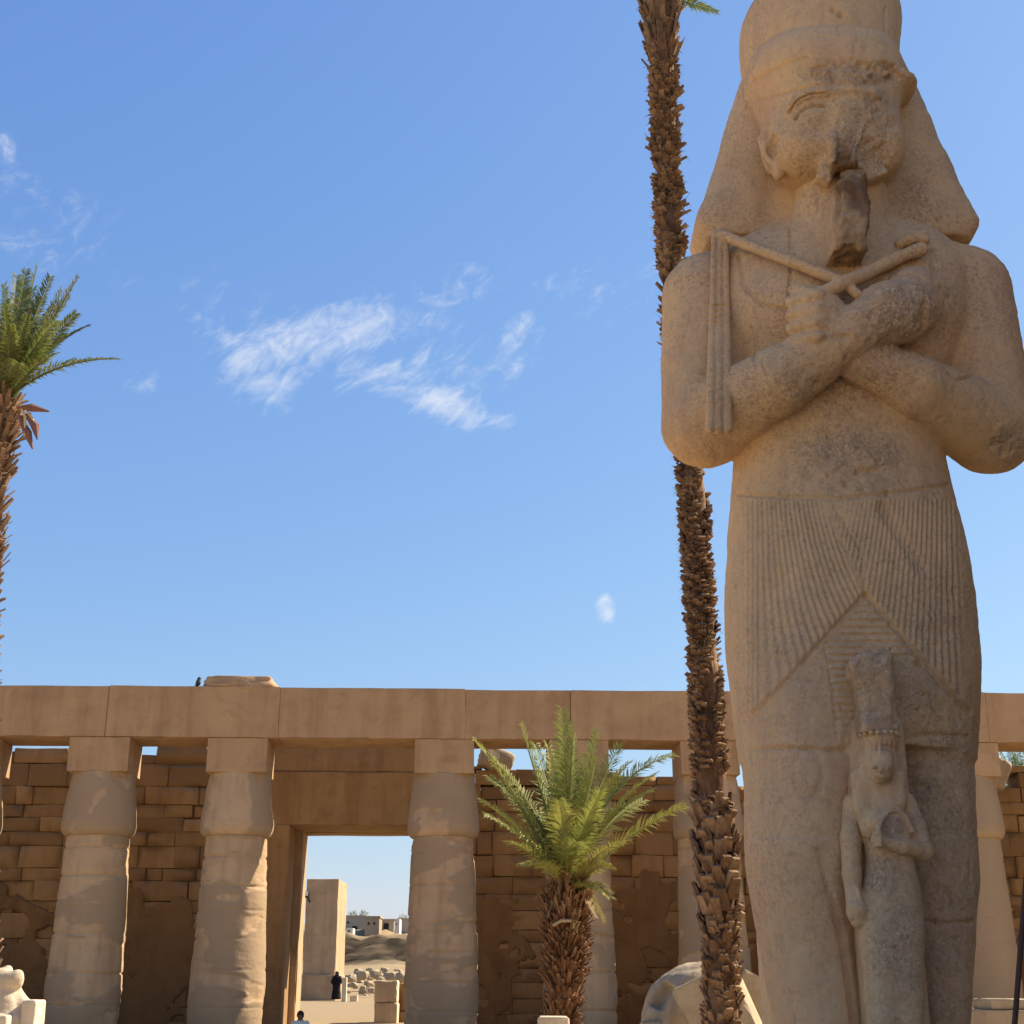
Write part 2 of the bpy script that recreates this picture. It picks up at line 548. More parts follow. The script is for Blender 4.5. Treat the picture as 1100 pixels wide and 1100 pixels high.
# ------------------------------------------------------------------ ground, hill
def ground_z(x, y):
    g = np.interp(y, [-400, 44, 51, 56, 75, 100, 118, 135, 160, 196, 215, 232, 262, 300, 420, 900, 2600], [0, 0, .30, .52, .80, 1.02, 1.25, 2.1, 3.3, 4.6, 6.5, 9.8, 12.2, 14.0, 15.5, 15.5, 10])
    return g


gx = np.unique(np.concatenate([np.linspace(-1500, -60, 16), np.linspace(-60, 60, 97), np.linspace(60, 1500, 16)]))
gy = np.unique(np.concatenate([np.linspace(-400, 40, 12), np.linspace(40, 300, 180), np.linspace(300, 700, 30), np.linspace(700, 2600, 12)]))
GX, GY = np.meshgrid(gx, gy, indexing='ij')
P = np.stack([GX, GY, GX * 0], -1)
GZ = ground_z(GX, GY)
rg = sstep(110, 150, GY)
GZ = GZ + fbm(P, .25, 2, 4) * (.03 + .5 * rg * (GY < 420)) + fbm(P, .06, 4, 3) * 1.2 * rg
GZ = GZ + fbm(P, .35, 14, 5) * 1.5 * sstep(190, 205, GY) * (1 - sstep(255, 275, GY))
GZ = GZ - 3.0 * rg * sstep(20, 200, np.abs(GX + 20)) * .4
GV = np.stack([GX, GY, GZ], -1).reshape(-1, 3)
nx_, ny_ = len(gx), len(gy)
I = np.arange(nx_ * ny_).reshape(nx_, ny_)
GF = np.stack([I[:-1, :-1], I[1:, :-1], I[1:, 1:], I[:-1, 1:]], -1).reshape(-1, 4)
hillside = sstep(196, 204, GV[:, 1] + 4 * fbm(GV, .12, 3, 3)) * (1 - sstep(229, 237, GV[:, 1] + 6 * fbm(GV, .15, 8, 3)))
t = NT("sandy_ground")
t.b.inputs['Specular IOR Level'].default_value = 0.0
c = t.mix(t.ramp(t.noise(.35, 6, .6, .4), [(.35, 0), (.68, 1)]), (.56, .44, .28), (.49, .375, .235))
c = t.mix(t.ramp(t.noise(2.2, 6, .7), [(.5, 0), (.75, .6)]), c, (.40, .30, .19))
c = t.mix(t.ramp(t.noise(14, 3, .7), [(.6, 0), (.75, .5)]), c, (.33, .25, .17))
c = t.mix(t.attr('far'), c, t.mix(t.noise(.9, 6, .7), (.26, .195, .118), (.33, .252, .16)))
c = t.mix(t.attr('gravel_shade'), c, t.mix(t.noise(1.5, 5, .7), (.026, .022, .019), (.012, .010, .009)))  # dark hill gravel, blackened further to put the slope's shade into the colour
t.out(c, t.bump(t.noise(6, 7, .7), .6, .06), .95)
tag(mk('ground', GV, GF, t.m, attrs={'gravel_shade': hillside * .97 * np.clip(.9 + .5 * fbm(GV, .8, 5, 3), .4, 1), 'far': sstep(49, 54, GV[:, 1])}), kind='structure')


# ------------------------------------------------------------------ colonnade frame
PSI = R(2.2)
CO = Vector((0, 48.0, 0))
CU = Vector((math.cos(PSI), math.sin(PSI), 0))       # along the colonnade, to the right
CV = Vector((-math.sin(PSI), math.cos(PSI), 0))      # away from the camera
MC = Matrix(((CU.x, CV.x, 0), (CU.y, CV.y, 0), (0, 0, 1)))


def cpt(px, py, v=0.0):
    """(u, z) of the vertical plane v metres behind the front of the colonnade, seen at a pixel"""
    d = Vector(ray(px, py))
    k = (CO + CV * v).dot(CV) / d.dot(CV)
    p = d * k
    return (p - CO).dot(CU), p.z + EYE


def cw(u, v, z): return CO + CU * u + CV * v + Vector((0, 0, z))


def cworld(V):
    V = np.asarray(V, dtype=np.float64)
    return np.array(CO) + V[:, :1] * np.array(CU) + V[:, 1:2] * np.array(CV) + np.array([0, 0, 1.0]) * V[:, 2:3]


class CB(MB):
    """boxes in colonnade coordinates (u, v, z)"""
    def cbox(s, u0, u1, v0, v1, z0, z1, bev=.03, jit=0.0, rnd=None):
        s.box(cw((u0 + u1) / 2, (v0 + v1) / 2, (z0 + z1) / 2), u1 - u0, v1 - v0, z1 - z0, MC.to_4x4(), bev, 1.0, jit, rnd)


def weather(o, amp=.02, scale=1.5, cuts=.25, seed=0, chip=.0):
    """cut the faces of a block to a fine grid and wear its surface"""
    bm = bmesh.new(); bm.from_mesh(o.data)
    for _ in range(6):
        es = [e for e in bm.edges if e.calc_length() > cuts * 1.5]
        if not es: break
        bmesh.ops.subdivide_edges(bm, edges=es, cuts=1, use_grid_fill=True)
    bmesh.ops.triangulate(bm, faces=[f for f in bm.faces if len(f.verts) > 4])
    bm.normal_update()
    co = np.array([v.co for v in bm.verts]); no = np.array([v.normal for v in bm.verts])
    Pw = co + np.array(o.location) + seed * 3.7
    d = amp * fbm(Pw, scale, seed, 4)
    if chip:
        sharp = np.array([max([e.calc_face_angle(0) for e in v.link_edges] or [0]) for v in bm.verts])
        d = d - chip * (sharp > .3) * np.clip(fbm(Pw, scale * 1.7, seed + 5, 3) * 3, 0, 1)
    for v, q, n in zip(bm.verts, d, no): v.co += Vector(n * q)
    bm.to_mesh(o.data); bm.free()
    return o


ABACUS_TOP = cpt(256, 792)[1]
BEAM_TOP = cpt(256, 738)[1]
ABACUS_BOT = cpt(256, 829, .0)[1]
print('beam', ABACUS_BOT, ABACUS_TOP, BEAM_TOP)
HALF = 1.06
ABD = 2.1                                            # depth of abacus and beam
col_px = [(-34, 'stone column cut by the left edge, only its capital rim in view'),
          (110, 'stone column with grey plaster patches, nearest to the pale broken statue'),
          (257, 'stone column left of the gateway with a sunlit patch on its shaft'),
          (477, 'stone column right of the gateway, beside the stacked pale blocks'),
          (620, 'stone column standing behind the young palm'),
          (759, 'stone column partly hidden behind the tall palm trunk'),
          (898, 'stone column wholly behind the colossal statue'),
          (1035, 'plain smooth stone column to the right of the colossal statue'),
          (1172, 'stone column past the right edge of the photo')]
COLU = [cpt(px, 850, HALF)[0] for px, _ in col_px]


def column(u, idx, label):
    rs = np.random.default_rng(idx + 3)
    root = empty('temple_column', cw(u, HALF, 0), label, 'column', 'columns of the colonnade', PSI)
    root.rotation_euler = (0, 0, 0)
    zb = ABACUS_BOT
    zc = cpt(256, 884, 0.0)[1]; zn = cpt(256, 896, 0.0)[1]
    r_shaft, r_low, r_cap, r_top = 1.03, 1.22, 1.205, 1.03
    n = 112
    # shaft, with worn drum joints and a smoother skin of old plaster
    zs = np.concatenate([np.linspace(.0, .8, 9), np.linspace(.86, zn - .02, 150)])
    th = np.linspace(0, 2 * math.pi, n, endpoint=False)
    Z, T = np.meshgrid(zs, th, indexing='ij')
    r = np.interp(Z, [0, .3, .9, 1.8, zn], [1.0, 1.12, 1.2, r_low, r_shaft])
    Pc = np.stack([np.cos(T) * r + idx * 11.3, np.sin(T) * r, Z], -1)
    pl = sstep(-.02, .06, fbm(Pc * np.array([.7, .7, 1.5]), .9, idx, 5) + [.1, .06, .05, .10, .02, .10, .1, .6, .1][idx] - .05)
    joints = np.cumsum(rs.uniform(.75, 1.25, 12))
    jd = np.min(np.abs(Z[..., None] - joints[None, None] - .05 * fbm(Pc, .7, 4, 2)[..., None]), -1)
    r = r + .030 * fbm(Pc, 1.3, 7, 4) + .022 * fbm(Pc * np.array([1, 1, 2.2]), 3.2, 9, 4) * (1 - .8 * pl) + .030 * pl - .065 * (1 - .6 * pl) * np.exp(-(jd / .035) ** 2) * sstep(-.2, .3, fbm(Pc, .8, 15, 2) + .2)
    V = np.stack([np.cos(T) * r, np.sin(T) * r, Z], -1).reshape(-1, 3) + np.array(cw(u, HALF, 0))
    I = np.arange(len(zs) * n).reshape(len(zs), n); J = np.roll(I, -1, 1)
    F = np.stack([I[:-1], J[:-1], J[1:], I[1:]], -1).reshape(-1, 4)
    mk('shaft', V, F, M['column'], root, attrs={'plaster': pl.ravel() * .85})
    # closed papyrus bud capital
    zs = np.concatenate([np.linspace(zn - .03, zn + .12, 8), np.linspace(zn + .16, zb + .01, 60)])
    Z, T = np.meshgrid(zs, th, indexing='ij')
    hc = zb - zn
    r = np.interp(Z, [zn - .03, zn, zn + .10, zn + .22, zn + .42, zn + .36 * hc, zn + .7 * hc, zb], [r_shaft - .04, r_shaft + .05, r_cap - .04, r_cap, r_cap + .01, r_cap - .025, r_cap - .10, r_top])
    Pc = np.stack([np.cos(T) * r + idx * 5.1, np.sin(T) * r, Z], -1)
    pl = sstep(-.02, .03, fbm(Pc, .8, idx + 30, 4) + [.0, .05, .05, .2, .1, .1, .1, .6, .1][idx])
    r = r + .02 * fbm(Pc, 1.6, 8, 4) + .028 * pl + .010 * fbm(Pc, 5, 9, 3) * (1 - pl)
    V = np.stack([np.cos(T) * r, np.sin(T) * r, Z], -1).reshape(-1, 3) + np.array(cw(u, HALF, 0))
    I = np.arange(len(zs) * n).reshape(len(zs), n); J = np.roll(I, -1, 1)
    F = np.stack([I[:-1], J[:-1], J[1:], I[1:]], -1).reshape(-1, 4)
    mk('capital', V, F, M['column'], root, attrs={'plaster': pl.ravel() * .8})
    b = CB(); b.cbox(u - 1.02, u + 1.02, .04, ABD - .04, zb + .005, ABACUS_TOP - .006, .025)
    weather(b.build('abacus', M['beam'], root, smooth=False), .012, 1.3, .3, idx)
    b = MB(); b.tube([cw(u, HALF, -.3), cw(u, HALF, .18), cw(u, HALF, .26)], [1.55, 1.55, 1.48], 40)
    b.build('base', M['column'], root)


for i, (px, lb) in enumerate(col_px): column(COLU[i], i, lb)

# architrave: one long beam per span
mids = [cpt(px, 765)[0] for px in (-240, -30, 115, 300, 500, 613, 740, 905, 1060, 1260)]
beam_lab = ['long architrave beam reaching past the left edge of the photo', 'architrave beam on the left edge, over the left edge column',
            'architrave beam under the pale lump of rubble and the bird', 'architrave beam over the gateway lintel', 'short architrave beam right of the gateway, with dark streaks',
            'architrave beam above the young palm', 'architrave beam behind the tall palm trunk',
            'architrave beam directly behind the colossal statue', 'architrave beam with a chipped top right of the statue']
for i in range(len(mids) - 1):
    b = CB(); b.cbox(mids[i] + .002, mids[i + 1] - .002, .0, ABD, ABACUS_TOP, BEAM_TOP + [0, 0, .02, 0, -.03, -.02, 0, .02, .0][i], .014)
    o = b.build('architrave_beam', M['beam'], None, cw((mids[i] + mids[i + 1]) / 2, ABD / 2, ABACUS_TOP))
    weather(o, .018, .9, .3, i, .10)
    tag(o, beam_lab[i], 'architrave', 'architrave beams of the colonnade')

# rubble lump on the beam, and the bird
def rock(name, c, sx, sy, sz, mat, label, cat, group=None, seed=0, amp=.12, sub=4, cube=.75, rz=0, tilt=0, flat=0.0):
    bm = bmesh.new()
    bmesh.ops.create_cube(bm, size=2.0)
    bmesh.ops.subdivide_edges(bm, edges=bm.edges[:], cuts=2 ** (sub - 1) - 1, use_grid_fill=True)
    V = np.array([v.co for v in bm.verts]); F = [[v.index for v in f.verts] for f in bm.faces]; bm.free()
    s = V / np.linalg.norm(V, axis=1)[:, None]
    V = V * cube + s * (1 - cube) * 1.15
    V = V * (1 + amp * fbm(V * np.array([1, 1, 1]), 1.1, seed, 4)[:, None]) + .5 * amp * fbm(V, 2.7, seed + 9, 3)[:, None] * s
    V = V * np.array([sx, sy, sz]) / 2
    Mx = np.array(Matrix.Rotation(rz, 3, 'Z') @ Matrix.Rotation(tilt, 3, 'Y'))
    V = V @ Mx.T + np.array(c)
    o = mk(name, V, F, mat, None, c, smooth=(sub > 3))
    return tag(o, label, cat, group)


u, z = cpt(260, 734, .9)
rock('rubble_block', cw(u, .9, BEAM_TOP + .10), 2.5, 1.7, .72, M['beam'], 'low lump of rubble lying on top of the colonnade', 'rubble', None, 4, .16, 5, .5, PSI)

# ------------------------------------------------------------------ gateway between the two back walls
WV = 4.9                                             # distance of the wall face behind the colonnade front
gl = cpt(300, 950, WV)[0]; gr = cpt(462, 950, WV)[0]
gate = empty('temple_gateway', cw((gl + gr) / 2, WV + 1, 0), 'sandstone gateway with a tall lintel and an open doorway onto the sand', 'gateway')
ol = cpt(309, 1000, WV - .35)[0]; orr = cpt(458, 1000, WV - .35)[0]
zt = cpt(380, 886, WV - .35)[1]; zm = cpt(380, 829, WV - .35)[1]; zl = cpt(380, 800, WV - .35)[1]
oi = cpt(321.5, 1000, WV + 2.0)[0]
b = CB(); b.cbox(ol - 1.05, ol - .12, WV - .35, WV + 1.9, .2, zt, .04); weather(b.build('jamb', M['wall'], gate), .03, 1.2, .35, 1, .06)
b = CB(); b.cbox(ol - 1.0, oi, WV + 1.905, WV + 3.6, .2, zt + .2, .04); weather(b.build('inner_jamb', M['column'], gate), .03, 1.2, .35, 7, .06)
b = CB(); b.cbox(ol - .9, orr + 1.1, WV + 2.45, WV + 3.5, cpt(380, 895, WV + 2.4)[1], zt + 1.5, .04); weather(b.build('inner_lintel', M['wall'], gate), .02, 1.2, .35, 8, .05)
b = CB(); b.cbox(orr, orr + 1.3, WV - .35, WV + 2.5, .2, zt, .04); weather(b.build('jamb', M['wall'], gate), .03, 1.2, .35, 2, .06)
b = CB(); b.cbox(ol - 1.0, orr + 1.2, WV - .33, WV + 2.4, zt + .004, zm - .006, .04); weather(b.build('lintel', M['wall'], gate), .02, 1.2, .35, 3, .05)
b = CB(); b.cbox(ol - .95, orr + 1.0, WV - .22, WV + 2.2, zm + .006, zl + .25, .04); weather(b.build('cornice', M['wall'], gate), .02, 1.2, .35, 5, .05)


# ------------------------------------------------------------------ coursed walls
def coursed_wall(name, u0, u1, top, label, seed, face=WV, render_z=4.0):
    rnd = random.Random(seed)
    root = empty(name, cw((u0 + u1) / 2, face + .6, 0), label, 'wall', 'walls behind the colonnade')
    V, F, tone = [], [], []
    mb = CB()
    z = .0
    while True:
        hh = rnd.uniform(.42, .92)
        if z > max(t for _, t in top): break
        uu = u0 - rnd.uniform(0, .8)
        while uu < u1:
            w = rnd.uniform(.55, 2.3)
            a, c = max(uu, u0), min(uu + w, u1)
            uu += w
            if c - a < .2: continue
            tz = np.interp((a + c) / 2, [q[0] for q in top], [q[1] for q in top])
            if tz - z < .12: continue
            n0 = len(mb.v)
            d = rnd.uniform(-.03, .03) if rnd.random() > .12 else rnd.uniform(.04, .11)
            hs = hh if rnd.random() > .1 else hh * .93
            hs = min(hs, tz - z)
            g = rnd.choice((.003, .004, .006, .016))
            mb.cbox(a + g, c - g, face + d, face + 1.2, z + g, z + hs - g, .02, .02, rnd)
            tone += [rnd.random() ** 1.5] * (len(mb.v) - n0)
        z += hh
    o = mk('masonry', mb.v, mb.f, M['wall'], root, attrs={'tone': tone})
    weather(o, .03, 1.3, .26, seed, .045)
    # dark filling seen in the open joints
    tz = min(t for _, t in top) - .5
    b = CB(); b.cbox(u0 + .05, u1 - .05, face + .13, face + 1.1, 0, tz, 0)
    b.build('joint_filling', M['gap'], root)
    # old render that survives low on the wall
    lo, hi = (u0, face - .14, -.05), (u1, face + .15, render_z + 3.2)
    sp = Sculpt(lo, hi, .085)
    X, Y, Zg = np.meshgrid(*sp.ax, indexing='ij')
    Pn = np.stack([X + seed, Y * .2, Zg], -1)
    edge = 1.2 * fbm(Pn, .42, seed, 5) + .45 * fbm(Pn, 1.8, seed + 3, 4) - np.maximum(Zg - render_z, (Zg - render_z) * .5) * .42 + .12
    holes = fbm(Pn, .75, seed + 12, 5) * 2.0 - .42
    lay = np.maximum(np.abs(Y - face - .03) - .085 - .02 * fbm(Pn, 1.3, 2, 3), -.35 * np.minimum(edge, -holes))
    border = np.maximum.reduce([lo[0] + .1 - X, X - hi[0] + .1, Zg - hi[2] + .1, lo[2] + .05 - Zg])
    sp.F = np.maximum(lay, border).astype(np.float32)
    Vp, Qp = sp.mesh()
    Np = normals(Vp, Qp)
    Vp = Vp + Np * (.035 * fbm(Vp, 1.6, seed, 4))[:, None]
    mk('old_render', cworld(Vp), Qp, M['plaster'], root)
    return root


def tops(pts, v=WV): return [cpt(px, py, v) for px, py in pts]


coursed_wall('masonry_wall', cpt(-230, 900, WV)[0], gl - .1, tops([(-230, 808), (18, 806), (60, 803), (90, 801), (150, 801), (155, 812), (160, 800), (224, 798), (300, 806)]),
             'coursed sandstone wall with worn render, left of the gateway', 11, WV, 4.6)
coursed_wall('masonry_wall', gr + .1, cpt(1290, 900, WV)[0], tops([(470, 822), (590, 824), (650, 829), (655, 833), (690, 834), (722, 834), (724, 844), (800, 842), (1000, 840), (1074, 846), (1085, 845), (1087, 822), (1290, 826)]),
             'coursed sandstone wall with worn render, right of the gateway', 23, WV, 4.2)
# ------------------------------------------------------------------ the pylon east of the court (right of the picture) whose shade falls on the statue
def pylon(name, x0, x1, y0, y1, h, batter, label):
    root = empty(name, ((x0 + x1) / 2, (y0 + y1) / 2, 0), label, 'pylon', 'pylon on the right side of the court')
    b = h * batter
    V = [(x0, y0, 0), (x1, y0, 0), (x1, y1, 0), (x0, y1, 0), (x0 + b, y0 + b * .5, h), (x1 - b, y0 + b * .5, h), (x1 - b, y1 - b * .5, h), (x0 + b, y1 - b * .5, h)]
    F = [(0, 1, 5, 4), (1, 2, 6, 5), (2, 3, 7, 6), (3, 0, 4, 7), (4, 5, 6, 7)]
    o = mk('masonry', V, F, M['pylon'], root, smooth=False)
    weather(o, .10, .5, 1.0, 3, .15)
    m = MB()
    m.box(((x0 + x1) / 2, (y0 + y1) / 2, h + .3), x1 - x0 - 2 * b + .5, y1 - y0 - b + .5, .6, bev=.2)
    m.box(((x0 + x1) / 2, (y0 + y1) / 2, h + 1.0), x1 - x0 - 2 * b + 1.2, y1 - y0 - b + 1.2, .8, bev=.3, taper=1.03)
    m.build('cavetto_cornice', M['pylon'], root)


pylon('pylon_gate_tower', 8.6, 16.0, 11.2, 16.9, 18.8, .012, 'tall gate tower beside the colossal statue, outside the photo on the right')
pylon('shade_wall', 9.0, 12.0, -7.0, 11.1, 10.0, .012, 'lower unseen wall added to shade the statue, running forward from the gate tower, outside the photo')  # wall put in to keep light off the right side of the statue
# ------------------------------------------------------------------ what stands beyond the gateway
def gz(x, y): return float(ground_z(np.array([x]), np.array([y]))[0])


def top_at(px, py, Y): return at(px, py, Y).z


def block_thing(name, px0, px1, pyt, Y, depth, mat, label, cat, z0=None, bev=.05, seed=0, amp=.03, rz=0, group=None, chip=.05):
    a, c = at(px0, pyt, Y), at(px1, pyt, Y)
    zb = gz((a.x + c.x) / 2, Y) - .1 if z0 is None else z0
    m = MB(); m.box(((a.x + c.x) / 2, Y + depth / 2, (a.z + zb) / 2), c.x - a.x, depth, a.z - zb, Matrix.Rotation(rz, 4, 'Z'), bev)
    o = m.build(name, mat, None, ((a.x + c.x) / 2, Y + depth / 2, zb))
    weather(o, amp, 1.4, max(.12, min(.4, (c.x - a.x) / 8)), seed, chip)
    return tag(o, label, cat, group)


# tall broken gate tower on the far side of the path
PY_ = 100.0
l0, r0 = at(327, 1000, PY_), at(362, 1000, PY_)
tower = empty('ruined_pylon', ((l0.x + r0.x) / 2, PY_ + 3, 1), 'plain tall pylon stub with a sunlit right side, seen through the gateway', 'pylon')
m = MB(); m.box(((l0.x + r0.x) / 2 - .0, PY_ + 2.6, (top_at(345, 952, PY_) + 2.0) / 2), r0.x - l0.x, 5.2, top_at(345, 952, PY_) - 1.0 + .0, bev=.08)
weather(m.build('masonry', M['column'], tower), .03, .8, .5, 4, .10)
m = MB(); m.box(((l0.x + r0.x) / 2, PY_ + 2.5, 1.0), r0.x - l0.x + .16, 5.4, 3.4, bev=.06)
weather(m.build('plinth', M['column'], tower), .03, .8, .5, 9, .06)
# floodlight on the tower's left edge
q = at(329, 961, PY_ - .2)
fl_ = empty('floodlight', q, 'small floodlight fixed high on the left edge of the pylon stub', 'floodlight')
m = MB(); m.box(q, .30, .25, .42, Matrix.Rotation(R(20), 4, 'X'), .05); m.build('housing', simple_mat('dark_metal', (.05, .045, .04), .5), fl_)
m = MB(); m.box((q.x + .03, q.y - .16, q.z + .05), .22, .04, .28, Matrix.Rotation(R(20), 4, 'X'), .01); m.build('lens', simple_mat('lamp_glass', (.75, .74, .70), .3), fl_)
m = MB(); m.tube([q, q + Vector((.2, .1, -.4)), q + Vector((.3, .35, -.6))], .05); m.build('bracket', bpy.data.materials['dark_metal'], fl_)

# stacked blocks by the right jamb
block_thing('stone_block', 402, 427, 1077, 56, 1.2, M['white_stone'], 'lower pale block of the two stacked inside the gateway', 'block', seed=1, group=None)
zz = top_at(410, 1077, 56)
block_thing('stone_block', 402.5, 427, 1053, 56.05, 1.1, M['white_stone'], 'upper pale block of the two stacked inside the gateway', 'block', z0=zz + .01, seed=2)
block_thing('stone_block', 428, 446, 1087, 57, 1.0, M['wall'], 'small brown block under the taller ochre one by the gate', 'block', seed=3)
block_thing('stone_block', 429, 446, 1056, 57.05, .9, M['wall'], 'upright ochre block beside the pale stack in the gateway', 'block', z0=top_at(437, 1087, 57) + .01, seed=4)
block_thing('boundary_post', 367.5, 372.5, 1050, 96, .5, M['white_stone'], 'short pale post standing at the foot of the pylon stub', 'post', seed=5, amp=.01)
block_thing('stone_block', 376, 384, 1069, 97, .6, M['white_stone'], 'small white block lying on the sand by the pale post', 'block', seed=6, amp=.02)

# field of loose boulders
rs = random.Random(5)
k = 0
for (px, py, w, Y) in ((377, 1050, 9, 118), (388, 1047, 12, 124), (396, 1056, 8, 119), (381, 1058, 8, 114), (404, 1046, 10, 128), (409, 1052, 8, 120), (420, 1047, 11, 130), (432, 1049, 12, 127), (441, 1046, 9, 134),
                       (399, 1063, 7, 112), (390, 1061, 6, 113), (413, 1059, 7, 116), (447, 1055, 9, 120), (374, 1064, 6, 111), (384, 1043, 7, 138), (413, 1042, 7, 140), (428, 1042, 6, 142), (440, 1040, 7, 146), (397, 1041, 6, 144)):
    p = at(px, py, Y); s = w * Y / FPX
    if k < 6: lb = ['rounded pale boulder nearest to the post', 'largest tilted pale boulder of the field', 'low pale boulder in the middle of the field', 'dusty boulder in front of the tilted one', 'flat boulder at the back of the field', 'angular boulder left of the stacked blocks'][k]
    else: lb = 'pale boulder in the rubble field beyond the gate'
    rock('boulder', (p.x, Y, p.z - s * .1), s * rs.uniform(.9, 1.2), s * rs.uniform(.8, 1.2), s * rs.uniform(.6, .85), M['pale'], lb, 'boulder', 'boulders strewn beyond the gateway', k, .42, 4, .4, rs.uniform(0, 3), rs.uniform(-.3, .3))
    k += 1

for j in range(34):
    Y = rs.uniform(112, 158); px = rs.uniform(366, 452); p = at(px, 1050, Y); s = rs.uniform(.25, .75)
    rock('boulder', (p.x, Y, gz(p.x, Y) + s * .12), s * rs.uniform(.9, 1.5), s * rs.uniform(.8, 1.2), s * rs.uniform(.5, .9), M['pale'], 'pale boulder in the rubble field beyond the gate', 'boulder', 'boulders strewn beyond the gateway', 40 + j, .4, 3, .4, rs.uniform(0, 3), rs.uniform(-.4, .4))

# houses on the hill
hm = {'a': simple_mat('pale_stucco', (.42, .36, .27), .9, .12, .3), 'b': simple_mat('tan_mudbrick', (.34, .27, .185), .9, .2, .4), 'w': simple_mat('white_wall', (.72, .65, .52), .9, .1, .3), 'k': simple_mat('window_dark', (.03, .027, .025), .6)}


def house(px0, px1, pyt, pyb, Y, depth, mat, label, windows=(), parapet=True):
    a, c = at(px0, pyt, Y), at(px1, pyb, Y)
    cx = (a.x + c.x) / 2
    zb = min(c.z, gz(cx, Y)) - 2
    root = empty('village_house', (cx, Y + depth / 2, zb), label, 'house', 'houses on the hill beyond the gate')
    m = MB(); m.box((cx, Y + depth / 2, (a.z + zb) / 2), c.x - a.x, depth, a.z - zb, bev=.05); m.build('wall', mat, root)
    if parapet:
        m = MB(); m.box((cx, Y + depth / 2, a.z + .15), c.x - a.x + .3, depth + .3, .3, bev=.05); m.build('parapet', mat, root)
    for (wx, wy, ww, wh) in windows:
        p = at(wx, wy, Y)
        m = MB(); m.box((p.x, Y - .02, p.z), ww * Y / FPX, .12, wh * Y / FPX); m.build('window', hm['k'], root)


house(392, 407, 986, 1004, 240, 9, hm['b'], 'pinkish house with a flat roof at the middle of the hill', [(396, 992, 2, 2.5), (402, 992, 2, 2.5)])
house(408, 423, 989, 1004, 246, 8, hm['a'], 'pale house with a large dark window right of the pinkish one', [(415, 995, 5, 6)])
house(424, 429, 987, 1004, 238, 4, hm['w'], 'narrow white house catching the sun', [(426, 993, 1, 1.5)], False)
house(364, 392, 985, 1006, 250, 8, hm['a'], 'long pale house on the left of the hill', [(368, 998, 6, 3), (381, 997, 5, 4), (374, 991, 2, 2)])
house(428, 454, 988, 1012, 248, 8, hm['a'], 'long olive wall house on the right of the hill', [(440, 996, 2, 2)])
house(372, 379, 997, 1006, 236, 5, hm['w'], 'tiny white shed in front of the long pale house', [(375, 1000, 1.5, 2)], False)
# ------------------------------------------------------------------ palms
def leaf_mat(name, a, b, tip):
    t = NT(name)
    oi = t.n('ShaderNodeObjectInfo').outputs['Random']
    c = t.mix(t.ramp(t.noise(1.3, 3, .6), [(.35, 0), (.65, 1)]), a, b)
    c = t.mix(t.math('MULTIPLY', oi, .45), c, tip)
    c = t.mix(t.attr('dry'), c, (.36, .25, .10))
    t.out(c, None, .6)
    t.b.inputs['Specular IOR Level'].default_value = .18
    tr = t.n('ShaderNodeBsdfTranslucent'); t.set(tr.inputs['Color'], t.mix(.5, c, (.22, .28, .04)))
    ms = t.n('ShaderNodeMixShader', ins={'Fac': .30})
    t.t.links.new(t.b.outputs[0], ms.inputs[1]); t.t.links.new(tr.outputs[0], ms.inputs[2])
    t.t.links.new(ms.outputs[0], t.t.nodes['Material Output'].inputs['Surface'])
    return t.m


M['frond'] = leaf_mat('palm_leaf', (.062, .088, .030), (.11, .135, .052), (.16, .18, .085))
M['frond_young'] = leaf_mat('young_palm_leaf', (.115, .155, .04), (.235, .265, .075), (.40, .37, .11))


def bark_mat(name, dark, mid, pale):
    t = NT(name)
    c = t.mix(t.ramp(t.noise(3.5, 6, .7), [(.38, 0), (.62, 1)]), dark, mid)
    c = t.mix(t.attr('tip'), c, t.mix(t.noise(9, 4, .7), pale, mid))
    c = t.mix(t.ramp(t.noise(.9, 5, .7, .5), [(.45, 0), (.65, .4)]), c, tuple(x * .6 for x in dark))
    c = t.mix(t.ramp(t.noise(1.4, 5, .7, .5), [(.52, 0), (.68, .5)]), c, tuple(x * .9 for x in pale))
    c = t.mix(t.ramp(t.noise(40, 3, .7, 0, sc=(1, 1, .2)), [(.5, 0), (.75, .7)]), c, tuple(x * .4 for x in dark))
    return t.out(c, t.bump(t.noise(30, 5, .7, 0, sc=(1, 1, .3)), .7, .02), .95)


M['bark'] = bark_mat('palm_bark', (.080, .042, .023), (.19, .108, .058), (.47, .32, .20))
M['bark_young'] = bark_mat('young_palm_bark', (.085, .038, .018), (.20, .095, .042), (.36, .225, .13))
M['stalk'] = simple_mat('fruit_stalk', (.60, .42, .18), .6)
M['spathe'] = simple_mat('dry_spathe', (.20, .10, .075), .8)


